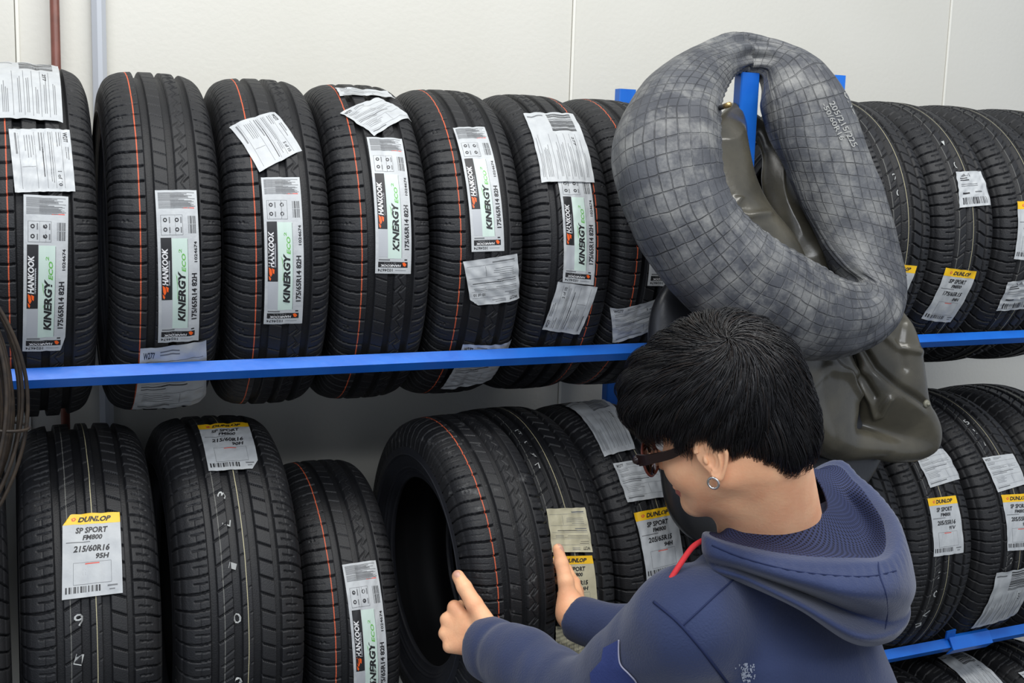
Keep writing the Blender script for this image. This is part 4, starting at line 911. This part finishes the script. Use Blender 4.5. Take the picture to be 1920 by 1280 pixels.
# left hand (near): back of the hand to us, thumb laid up the sidewall, fingers going into the wheel opening
mL = [P(852, 1138, 1.955), P(838, 1161, 1.955), P(835, 1187, 1.950), P(843, 1211, 1.940)]
ins = A(.0, 1.0, -.06); tow = A(1.0, .15, -.05)
VR = P(842, 1180, 2.0)-np.array(CAM); VR /= np.linalg.norm(VR); fL = []
for m, ln, r0 in zip(mL, (.042, .046, .043, .034), (.0105, .0105, .0100, .0090)):
    pip = m+ln*(VR*.97+A(.20, .05, -.02)); dip = pip+ln*.62*A(.72, .68, -.1); tip = dip+ln*.5*A(.97, .15, -.1)
    fL.append(chain([m, pip, dip, tip], [r0, r0*.92, r0*.84, r0*.76]))
tL = [P(916, 1176, 1.915), P(889, 1132, 1.925), P(871, 1101, 1.935), P(859, 1080, 1.945)]
hL = hand_sdf(wrL, wrL+(elL-wrL)*.25, mL, fL, chain(tL, [.0175, .0142, .0125, .0104]), [(P(898, 1165, 1.93), .017), (P(880, 1175, 1.94), .016)])
# right hand (far): thumb up along the tread edge, palm flat on the far sidewall
mR = [P(1076, 1092, 2.055), P(1082, 1108, 2.065), P(1084, 1128, 2.065), P(1082, 1146, 2.06)]
fR = []
for m, ln, r0 in zip(mR, (.040, .044, .041, .032), (.0100, .0100, .0095, .0085)):
    pip = m+ln*A(.12, .92, .30); dip = pip+ln*.6*A(-.05, .95, .1); tip = dip+ln*.5*A(-.3, .9, -.1)
    fR.append(chain([m, pip, dip, tip], [r0, r0*.92, r0*.84, r0*.76]))
tR = [P(1066, 1130, 2.00), P(1061, 1090, 2.005), P(1053, 1056, 2.015), P(1046, 1029, 2.02)]
hR = hand_sdf(wrR, wrR+(elR-wrR)*.25, mR, fR, chain(tR, [.0165, .0135, .0115, .0092]), [(P(1066, 1125, 2.005), .018), (P(1070, 1145, 2.0), .018), (P(1064, 1150, 1.995), .017)])
parts = [(Vh, Fq, mi_h)]; tail = ears
nailL = [(tL[3], tL[2], A(-.35, -.80, .45)), (tR[3], tR[2], None)]
for f, pts in ((hL, mL+[wrL, tL[3]]+[x[-1][1] for x in fL]), (hR, mR+[wrR, tR[3]]+[x[-1][1] for x in fR])):
    pts = np.array(pts); V_, F_ = surfnet(f, pts.min(0)-.035, pts.max(0)+.035, .0015); V_ = relax(V_, F_, 1, .4); parts.append((V_, F_, np.zeros(len(F_), int)))
# thumbnails: faces of the thumb tip that look away from the tyre
def nail(k, tip, prev, nrm, wid=.0062, ln=.0085):
    V_, F_, m_ = parts[k]; t = tip-prev; t /= np.linalg.norm(t); nrm = nrm-t*(nrm@t); nrm /= np.linalg.norm(nrm); s = np.cross(t, nrm)
    q = V_-(tip+t*.0015); a, b, c = q@t, q@s, q@nrm
    ins_ = ((a/ln)**2+(b/wid)**2 < 1) & (c > .002); sel = ins_[F_].all(1); m_[sel] = 2
    V_[ins_] += nrm*.0007
nail(1, tL[3], tL[2], A(*(np.array(CAM)-tL[3])/np.linalg.norm(np.array(CAM)-tL[3]))+A(-.25, 0, .45))
nail(2, tR[3], tR[2], A(.2, -.2, .5))
# arms, trunk and legs under the clothes complete the body
hipL = pel+TL*.09+A(0, 0, -.04); hipR = pel-TL*.09+A(0, 0, -.04)
ftL = A(pel[0], pel[1], .08)+TL*.14+TF*.10; ftR = A(pel[0], pel[1], .08)-TL*.15-TF*.04
knL = (hipL+ftL)/2+TF*.07; knR = (hipR+ftR)/2+TF*.06
def bare(p):
    d = cone(p, shL, elL, .042, .036); d = smin(d, cone(p, elL, wrL, .036, .024), .02); d = smin(d, cone(p, shR, elR, .042, .036), .02); d = smin(d, cone(p, elR, wrR, .036, .024), .02)
    d = smin(d, cone(p, shL-A(0,0,.03), shR-A(0,0,.03), .034, .034), .03); d = smin(d, cone(p, neck0-A(0, 0, .12), pel, .060, .085), .05)
    for h_, k_, f_ in ((hipL, knL, ftL), (hipR, knR, ftR)): d = smin(d, cone(p, h_, k_, .072, .050), .04); d = smin(d, cone(p, k_, f_, .050, .036), .02)
    return d
allp = np.array([shL, shR, elL, elR, wrL, wrR, pel, ftL, ftR]); V_, F_ = surfnet(bare, allp.min(0)-.12, allp.max(0)+.12, .012); V_ = relax(V_, F_, 2); parts.append((V_, F_, np.zeros(len(F_), int)))
parts += tail; off = 0; VV, FF, MI = [], [], []
for v, f, m_ in parts: VV.append(v); FF.append(f+off); MI.append(m_); off += len(v)
pchild('body', mesh_np('body', np.concatenate(VV), np.concatenate(FF), mi=np.concatenate(MI), mats=[M['skin'], M['lip'], M['nail']]))
# eyes
for sgn in (1, -1):
    m = MB(); c = H(.078, .032*sgn, .012)
    th = np.linspace(0, PI, 13); ph_ = np.linspace(0, 2*PI, 24, endpoint=False)
    Vv = [c+.0125*(HF*math.cos(a)+HB[:, 1]*math.sin(a)*math.cos(b)+HB[:, 2]*math.sin(a)*math.sin(b)) for a in th for b in ph_]
    Fv = grid_faces(13, 24).tolist(); m.add(Vv[:], Fv[:48], 1, True); m.add(Vv[:], Fv[48:], 0, True); pchild('eye', m.build('eye_tmp', [M['eye'], M['iris']]).data) if False else None
    me = bpy.data.meshes.new('eye'); me.from_pydata([tuple(x) for x in Vv], [], Fv); me.materials.append(M['eye']); me.materials.append(M['iris'])
    me.polygons.foreach_set('material_index', [1 if i < 48 else 0 for i in range(len(Fv))]); me.polygons.foreach_set('use_smooth', [True]*len(Fv)); me.update(); pchild('eye', me)

# ---- hair: a dense cap plus many separate locks combed out from the crown
def hair_shell(q):
    d = ell(q, A(-.001, 0, .060), A(.107, .092, .098))
    d = smin(d, ell(q, A(.058, 0, .056), A(.056, .072, .054)), .03)
    d = smin(d, ell(q, A(-.074, 0, .000), A(.034, .058, .052)), .025)
    d = smin(d, ell(q, A(.056, .014, .074), A(.064, .070, .056)), .02)
    return d
def hem(x, y):
    """lowest hair height for a given place on the head (local z)"""
    z = np.interp(x, [-.13, -.10, -.065, -.040, -.025, -.010, .018, .030, .045, .075, .13], [-.050, -.060, -.058, -.030, -.002, .028, .028, .004, .030, .027, .025])
    return z
def hair_sdf(p):
    q = (p-HO)@HB; d = hair_shell(q)+.004
    d = smax(d, hem(q[:, 0], q[:, 1])-q[:, 2]+.004, .006); return d
Vc, Fc = surfnet(hair_sdf, HO-.17, HO+.20, .004); Vc = relax(Vc, Fc, 2)
W = A(-.052, .016, .150)            # whorl
W = W/np.linalg.norm(W-A(0, 0, .05))*1.0
cen = A(-.005, 0, .045); wd = A(-.046, .046, .085); wd /= np.linalg.norm(wd)
e1 = np.cross(wd, A(0, 1, 0)); e1 /= np.linalg.norm(e1); e2 = np.cross(wd, e1)
rg = np.random.default_rng(12); NS = 15000
az = rg.uniform(0, 2*PI, NS); start = np.abs(rg.normal(0, 1, NS))*.42+rg.uniform(0, 1.1, NS)*(rg.random(NS) < .75); start = np.clip(start, .02, 2.0)
length = rg.uniform(.55, 1.25, NS); lay = rg.uniform(-.004, .0065, NS); npt = 12
curl = rg.normal(0, .10, NS)+.25
tt = np.linspace(0, 1, npt)
# clumping: snap azimuth of strands toward lock centres
lock = np.round(az/(2*PI/110))*(2*PI/110); 
ang = start[:, None]+length[:, None]*tt[None]
azz = az[:, None]+(lock-az)[:, None]*.92*tt[None]**.9+curl[:, None]*(ang-start[:, None])*.35+1.3*np.exp(-ang*2.2)+rg.normal(0, .28, NS)[:, None]*np.exp(-ang*1.7)
dirs = np.cos(ang)[..., None]*wd+np.sin(ang)[..., None]*(np.cos(azz)[..., None]*e1+np.sin(azz)[..., None]*e2)
# march outward to the shell
r = np.full(ang.shape, .02)
for _ in range(14):
    pq = (cen+dirs*r[..., None]).reshape(-1, 3); r = r-hair_shell(pq).reshape(r.shape)*.9
r = r+lay[:, None]+(.0035*np.sin(lock*29+7*np.cos(lock*5)))[:, None]*tt[None]+.003*np.sin(ang*9+lock[:, None]*17)
Q = cen+dirs*r[..., None]
# stop each strand at the hemline
hz_ = hem(Q[..., 0], Q[..., 1])+(.006*np.sin(lock*37+np.sin(lock*11)*3)+rg.normal(0, .005, NS))[:, None]-.006
ok = np.cumprod(Q[..., 2] > hz_, axis=1).astype(bool); nk = ok.sum(1); keep = nk >= 3
# re-sample kept strands over their valid length
frac = (nk-1)/(npt-1)
Q2 = np.empty_like(Q)
for j in range(npt):
    f = tt[j]*frac*(npt-1); i0 = np.clip(f.astype(int), 0, npt-2); u = (f-i0)[:, None]; ar = np.arange(NS); Q2[:, j] = Q[ar, i0]*(1-u)+Q[ar, i0+1]*u
Q2 = Q2[keep]; ns = len(Q2)
Wd = Q2@HB.T+HO; wdt = rg.uniform(.0003, .0008, ns)[:, None]*(1-.85*tt[None]**2)
tg = np.gradient(Wd, axis=1); tg /= np.linalg.norm(tg, axis=2)[..., None]+1e-9; outw = Wd-(HO+HB@cen); outw /= np.linalg.norm(outw, axis=2)[..., None]; sd = np.cross(tg, outw); sd /= np.linalg.norm(sd, axis=2)[..., None]+1e-9
ring = [Wd+sd*wdt[..., None], Wd+outw*wdt[..., None]*.9, Wd-sd*wdt[..., None], Wd-outw*wdt[..., None]*.9]
Vs = np.stack(ring, 2).reshape(-1, 3)
i = np.arange(ns)[:, None, None]; j = np.arange(npt-1)[None, :, None]; k = np.arange(4)[None, None]; b = (i*npt+j)*4
Fs = np.stack([b+k, b+(k+1) % 4, b+4+(k+1) % 4, b+4+k], -1).reshape(-1, 4)
hair = pchild('hair', mesh_np('hair', np.concatenate([Vc, Vs]), np.concatenate([Fc, Fs+len(Vc)]), mi=np.concatenate([np.zeros(len(Fc), int), np.repeat((rg.random(ns) < np.interp(start[keep], [0, .5, 1.2], [.22, .10, .02])).astype(int), (npt-1)*4)]), mats=[M['hair'], mat('brown_black_hair', (.016, .011, .009, 1), .5, .3)]), label='thick straight black hair')
# ---- glasses and earring
g = empty('glasses', (0, 0, 0)); g.parent = person; g.matrix_parent_inverse = Matrix.Translation(Vector(root_xy)).inverted()
def gl(name, mb, mats): return mb.build(name, mats, g)
for sgn in (1, -1):
    cy = .034*sgn
    pts = [H(.106-.10*(y*y)*0-.006*abs(math.cos(t))*(1 if math.cos(t)*sgn > 0 else 0), cy+.0265*math.cos(t)*sgn*sgn, .000-.006+.0235*math.sin(t)) for t in np.linspace(0, 2*PI, 40, endpoint=False) for y in (0,)]
    gl('lens_rim', MB().tube(pts, .0017, 0, 10, closed=True), [M['rim']])
    c0 = np.mean(pts, axis=0); m = MB(); m.add([c0+HF*.0006]+[c0+(np.array(p_)-c0)*.97 for p_ in pts]+[c0-HF*.0012]+[c0+(np.array(p_)-c0)*.97-HF*.0014 for p_ in pts],
        [(0, 1+i_, 1+(i_+1) % 40) for i_ in range(40)]+[(41, 42+(i_+1) % 40, 42+i_) for i_ in range(40)]+[(1+i_, 42+i_, 42+(i_+1) % 40, 1+(i_+1) % 40) for i_ in range(40)], 0, True)
    gl('lens', m, [M['lens']])
    # temple: flat bar from the hinge over the ear
    path = [H(.104, .064*sgn, .002), H(.085, .072*sgn, .004), H(.045, .077*sgn, .010), H(.012, .079*sgn, .022), H(-.010, .078*sgn, .024), H(-.024, .078*sgn, .010)]
    path = catmull(path, 24); hgt = np.interp(np.linspace(0, 1, 24), [0, .25, .8, 1], [.0080, .0062, .0045, .0030]); V_ = []
    for p_, h_ in zip(path, hgt):
        for a_, b_ in ((1, 1), (1, -1), (-1, -1), (-1, 1)): V_.append(p_+HB[:, 1]*a_*.0017+HB[:, 2]*b_*h_)
    F_ = [(i_*4+k_, i_*4+(k_+1) % 4, (i_+1)*4+(k_+1) % 4, (i_+1)*4+k_) for i_ in range(23) for k_ in range(4)]+[(3, 2, 1, 0), (92, 93, 94, 95)]
    gl('temple', MB().add(V_, F_, 0), [M['frame']])
    m = MB(); m.tube([H(.1065, .054*sgn, .001), H(.1075, .062*sgn, .002), H(.103, .0655*sgn, .002)], [.006, .0065, .006], 0, 8); gl('end_piece', m, [M['frame']])
gl('bridge', MB().tube([H(.105, .010, -.002), H(.110, .005, .002), H(.110, -.005, .002), H(.105, -.010, -.002)], .0018, 0, 10), [M['rim']])
ec = H(-.004, .086, -.0300); pts = [ec+(HF*math.cos(t)+HB[:, 2]*math.sin(t))*.0070 for t in np.linspace(0, 2*PI, 30, endpoint=False)]
er = MB().tube(pts, .0016, 0, 10, closed=True).build('earring', [M['silver']], person); er.matrix_parent_inverse = Matrix.Translation(Vector(root_xy)).inverted()

# ---- hoodie
def fold(p, a, b, amp, wl, ph=0):
    ab = b-a; L = np.linalg.norm(ab); ab = ab/L; t = (p-a)@ab; return amp*np.sin(t*2*PI/wl+ph+2.2*np.sin((p@A(.5, .3, 1))*14+ph))
chest = neck0-A(0, 0, .20)+A(.012, -.02, 0)
def hoodie_sdf(p):
    q = p-pel; ax_ = chest+A(0, 0, .10)-pel; h = np.clip(q[:, 2]/(ax_[2]), -.2, 1.15); c = q-np.outer(h, ax_)
    a, b = c@TL, c@TF
    ra = np.interp(h, [-.2, 0, .3, .7, .95, 1.15], [.175, .178, .172, .178, .165, .10]); rb = np.interp(h, [-.2, 0, .3, .7, .95, 1.15], [.125, .128, .122, .122, .105, .06])
    d = (np.sqrt((a/ra)**2+(b/rb)**2)-1)*np.minimum(ra, rb); d = smax(d, (pel[2]-.06)-p[:, 2], .02); d = smax(d, p[:, 2]-(neck0[2]-.015), .04)
    d = smin(d, cone(p, shL+A(0, 0, .0), neck0-A(0, 0, .055), .060, .060), .05); d = smin(d, cone(p, shR, neck0-A(0, 0, .055), .060, .060), .05)
    aL = smin(cone(p, shL, elL, .068, .062), cone(p, elL, wrL, .062, .050), .025)
    tl = np.clip(((p-elL)@(wrL-elL))/((wrL-elL)@(wrL-elL)), 0, 1); aL = aL-.006*np.exp(-((tl-.62)/.14)**2)+.004*np.exp(-((tl-.86)/.035)**2)
    dl = np.linalg.norm(wrL-elL); aL = aL-.007*np.abs(fbm(p*A(1.6, 1.6, 1), 15, 63, 3))*np.exp(-((tl-.35)/.45)**2)+.003
    aL = smax(aL, ((p-wrL)@((wrL-elL)/dl))-.012, .006)
    aR = smin(cone(p, shR, elR, .066, .058), cone(p, elR, wrR, .056, .036), .025); dr = np.linalg.norm(wrR-elR)
    aR = aR-.004*fbm(p, 26, 64, 3); aR = smax(aR, ((p-wrR)@((wrR-elR)/dr))-.006, .006)
    d = smin(d, aL, .030); d = smin(d, aR, .030)
    d = d-.0050*fbm(p*A(1, 1, .7), 14, 41, 3)-.0035*np.clip(1-np.abs(fbm(p, 20, 88, 2))*2, 0, 1)
    # long pull folds from the armpit over the back
    return d
pts = np.array([shL, shR, elL, elR, wrL, wrR, pel+A(0, 0, -.02), neck0]); lo = pts.min(0)-.13; hi = pts.max(0)+.13; lo[2] = pel[2]-.10
Vt_, Ft_ = surfnet(hoodie_sdf, lo, hi, .0050); Vt_ = relax(Vt_, Ft_, 2)
# open cuffs: remove the caps inside the wrists
fc = Vt_[Ft_].mean(1); rm = np.zeros(len(fc), bool)
for wr, el, r_, sh in ((wrL, elL, .034, .010), (wrR, elR, .028, .004)):
    ax2 = (wr-el)/np.linalg.norm(wr-el); t = (fc-wr)@ax2; rad = np.linalg.norm(fc-wr-t[:, None]*ax2, axis=1); rm |= (t > sh-.004) & (rad < r_) & (np.linalg.norm(fc-wr, axis=1) < .07)
hood_me = mesh_np('hoodie', Vt_, Ft_[~rm], mats=[M['hood']])
hoodie = pchild('hoodie', hood_me, label='faded navy hooded sweatshirt')
from mathutils.bvhtree import BVHTree
bvh = BVHTree.FromPolygons([tuple(v) for v in Vt_], [tuple(f) for f in Ft_[~rm].tolist()])
def snap(u, v, off=.001):
    r_ = (M3 @ Vector((u-960, -(v-640), -2200))).normalized(); h_, n_, i_, d_ = bvh.ray_cast(CAM, r_)
    return None if h_ is None else h_-r_*off
def seam_line(name, pts, r_=.0016, mt='seamf'):
    pts = catmull([list(x)+[0] for x in pts], 40); s = [snap(a[0], a[1], .0002) for a in pts]; s = [x for x in s if x is not None]
    if len(s) > 3:
        o = MB().tube(s, r_, 0, 8).build(name, [M[mt]], hoodie); o.matrix_parent_inverse = Matrix.Identity(4); return o
seam_line('shoulder_seam', [(1226, 1128), (1270, 1165), (1310, 1210), (1345, 1255), (1368, 1285)], .0020)
seam_line('yoke_seam', [(1385, 1078), (1350, 1108), (1310, 1145), (1277, 1175)], .0012)
# torn pale patch by the elbow
pp = [(1160, 1199), (1131, 1214), (1127, 1238), (1106, 1261), (1108, 1300), (1195, 1300), (1193, 1280), (1180, 1264), (1164, 1247), (1160, 1228)]
sp_ = [snap(a, b, .006) for a, b in pp]
if all(x is not None for x in sp_):
    c_ = snap(1145, 1255, .009); o = MB().add([c_]+sp_, [(0, 1+i_, 1+(i_+1) % len(sp_)) for i_ in range(len(sp_))], 0, True).build('lining_patch', [mat('pale_blue_cloth', srgb(62, 74, 128), .8, .2, bump=.0006, bscale=300)], hoodie); o['label'] = 'paler blue cloth showing at the torn seam'
    MB().tube(catmull(sp_[5:]+[sp_[0]], 40), .0011, 0, 6).build('torn_edge', [mat('pale_thread', srgb(150, 150, 170), .8)], hoodie)
fl = MB(); rr_ = random.Random(5)
for _ in range(70):
    u, v = rr_.gauss(1398, 6.5), rr_.uniform(1243, 1277); s0 = snap(u, v, .0012); s1 = snap(u+rr_.uniform(2, 5), v+rr_.uniform(-1, 1), .0012); s2 = snap(u+rr_.uniform(0, 3), v+rr_.uniform(2, 6), .0012)
    if s0 and s1 and s2: fl.add([s0, s1, s2], [(0, 2, 1)], 0)
if fl.f: fl.build('paint_smudge', [mat('pale_grey_paint', srgb(150, 156, 170), .8)], hoodie)
# hood: ten stations round the neck, rings from the neck out over the rim and down the bag
rings = [
 [(1368,985,1.54),(1400,990,1.525),(1459,985,1.515),(1520,975,1.53),(1548,957,1.56),(1550,940,1.60),(1542,915,1.64),(1525,890,1.68),(1505,885,1.72),(1400,970,1.68)],
 [(1350,1002,1.52),(1398,1012,1.49),(1475,1022,1.475),(1550,1026,1.475),(1606,1022,1.535),(1620,986,1.60),(1602,945,1.655),(1572,902,1.68),(1535,885,1.73),(1390,985,1.72)],
 [(1328,1001,1.505),(1391,1025,1.46),(1494,1044,1.43),(1597,1049,1.43),(1655,1043,1.46),(1664,1000,1.52),(1645,950,1.60),(1604,903,1.68),(1545,876,1.75),(1385,985,1.76)],
 [(1318,1003,1.50),(1390,1036,1.445),(1494,1060,1.41),(1600,1066,1.41),(1674,1054,1.44),(1694,1008,1.51),(1668,950,1.61),(1615,898,1.70),(1552,869,1.77),(1380,990,1.79)],
 [(1317,1030,1.50),(1392,1058,1.44),(1500,1092,1.395),(1610,1118,1.385),(1688,1112,1.42),(1713,1090,1.50),(1690,1010,1.62),(1635,945,1.73),(1560,900,1.80),(1380,1010,1.82)],
 [(1325,1048,1.508),(1400,1072,1.465),(1500,1108,1.458),(1605,1150,1.455),(1672,1164,1.465),(1704,1130,1.52),(1682,1040,1.62),(1625,970,1.72),(1550,930,1.78),(1385,1030,1.80)],
 [(1330,1062,1.50),(1400,1086,1.445),(1500,1134,1.398),(1600,1190,1.392),(1660,1192,1.425),(1702,1160,1.51),(1680,1075,1.61),(1620,1000,1.71),(1545,950,1.77),(1388,1040,1.79)],
 [(1336,1074,1.53),(1402,1096,1.475),(1500,1142,1.46),(1590,1200,1.46),(1650,1206,1.48),(1684,1180,1.54),(1660,1100,1.62),(1610,1020,1.70),(1540,965,1.76),(1390,1050,1.78)]]
K3 = np.array([[P(*x) for x in r_] for r_ in rings]); nst = 160
cols = np.array([catmull(r_, nst, True) for r_ in K3]); rows = np.array([catmull(cols[:, j_], 70) for j_ in range(nst)])   # (nst, 70, 3)
w_ = np.linspace(0, 7, 70); Vn = rows.reshape(-1, 3); amp_ = np.interp(w_, [0, 1, 2, 3, 4, 5, 6, 7], [.001, .004, .0012, .001, .004, .002, .003, .001])
nz = fbm(Vn, 30, 77, 3).reshape(nst, 70)*amp_[None]; cen_ = neck0-A(0, 0, .05); dr_ = rows-cen_; dr_ /= np.linalg.norm(dr_, axis=2)[..., None]; rows = rows+dr_*nz[..., None]
# gathered channel just under the rim
gth = np.exp(-((w_-3.2)/.35)**2)*.0012; rows[:, :, 2] += gth[None]*np.sin(np.arange(nst)*1.9)[:, None]
i = np.arange(nst)[:, None]; j = np.arange(69)[None]; F_ = np.stack([i*70+j, ((i+1) % nst)*70+j, ((i+1) % nst)*70+j+1, i*70+j+1], -1).reshape(-1, 4)
per_ = np.concatenate([[0], np.cumsum(np.linalg.norm(np.diff(rows[:, 15], axis=0), axis=1))]); dv_ = np.linspace(0, .30, 70)
uv_ = np.stack(np.broadcast_arrays(per_[:, None], dv_[None]), -1).reshape(-1, 2)
mi_ = (np.broadcast_to(j, (nst, 69)) < 19).astype(int).reshape(-1)
o = pchild('hood', mesh_np('hood', rows.reshape(-1, 3), F_, uv=uv_, mi=mi_, mats=[M['hood'], M['lining']]), label='hood lying open on the back with a mesh lining')
sol = o.modifiers.new('thickness', 'SOLIDIFY'); sol.thickness = .003; sol.offset = 0
hb = BVHTree.FromPolygons([tuple(v) for v in rows.reshape(-1, 3)], [tuple(f) for f in F_.tolist()])
def snaph(u, v, off=.001):
    r_ = (M3 @ Vector((u-960, -(v-640), -2200))).normalized(); h_, n_, i_, d_ = hb.ray_cast(CAM, r_); return None if h_ is None else h_-r_*off
for nm, pts in (('hood_seam', [(1646, 1052), (1650, 1080), (1660, 1110), (1664, 1140), (1662, 1165), (1658, 1185)]), ('channel_stitching', [(1335, 1022), (1395, 1046), (1480, 1068), (1560, 1078), (1630, 1080), (1680, 1070)])):
    s_ = [snaph(a[0], a[1], .0022) for a in catmull([list(x)+[0] for x in pts], 36)]; s_ = [x for x in s_ if x is not None]
    if len(s_) > 3: MB().tube(s_, .0010, 0, 6).build(nm, [M['seamf']], o)
c0, c1, c2, c3 = P(1319, 1012, 1.494), P(1298, 1026, 1.478), P(1275, 1058, 1.46), P(1252, 1096, 1.455)
dc = MB().tube(catmull([c0, c1, c2, c3, P(1243, 1125, 1.46)], 30), .0036, 0, 12).build('drawstring', [M['red']], hoodie)
# ---- trousers and shoes (below the picture)
def tr_sdf(p):
    d = ell(p, pel+A(0, 0, -.02), A(.165, .150, .13))
    for h_, k_, f_ in ((hipL, knL, ftL), (hipR, knR, ftR)): d = smin(d, cone(p, h_, k_, .092, .072), .05); d = smin(d, cone(p, k_, f_, .072, .062), .03)
    d = smax(d, .07-p[:, 2], .01); return d-.004*fbm(p, 16, 9, 3)
allp = np.array([hipL, hipR, ftL, ftR, knL, knR]); lo = allp.min(0)-.15; hi = allp.max(0)+.15; V_, F_ = surfnet(tr_sdf, lo, hi, .010); pchild('trousers', mesh_np('trousers', relax(V_, F_, 2), F_, mats=[M['trouser']]))
for f_ in (ftL, ftR):
    a_ = A(f_[0], f_[1], 0)
    def shoe(p):
        q = p-a_; x_, y_, z_ = q@TF, q@TL, q[:, 2]; g_ = np.stack([x_, y_, z_], 1)
        d = smin(ell(g_, A(.10, 0, .035), A(.085, .046, .048)), ell(g_, A(-.01, 0, .055), A(.065, .040, .065)), .03); return smax(d, .018-z_, .004)
    V_, F_ = surfnet(shoe, a_-A(.22, .22, .02), a_+A(.22, .22, .15), .005); s_ = pchild('shoe', mesh_np('shoe', relax(V_, F_, 1), F_, mats=[M['shoe']]))
    n_ = 40; out = []
    for z_ in (0, .02):
        for t_ in np.linspace(0, 2*PI, n_, endpoint=False):
            x_ = .065+.125*math.cos(t_); y_ = (.044+.006*math.cos(t_))*math.sin(t_); out.append(a_+TF*x_+TL*y_+A(0, 0, z_))
    MB().add(out, [tuple(range(n_-1, -1, -1)), tuple(range(n_, 2*n_))]+[(i_, (i_+1) % n_, (i_+1) % n_+n_, i_+n_) for i_ in range(n_)], 0).build('sole', [M['sole']], s_)
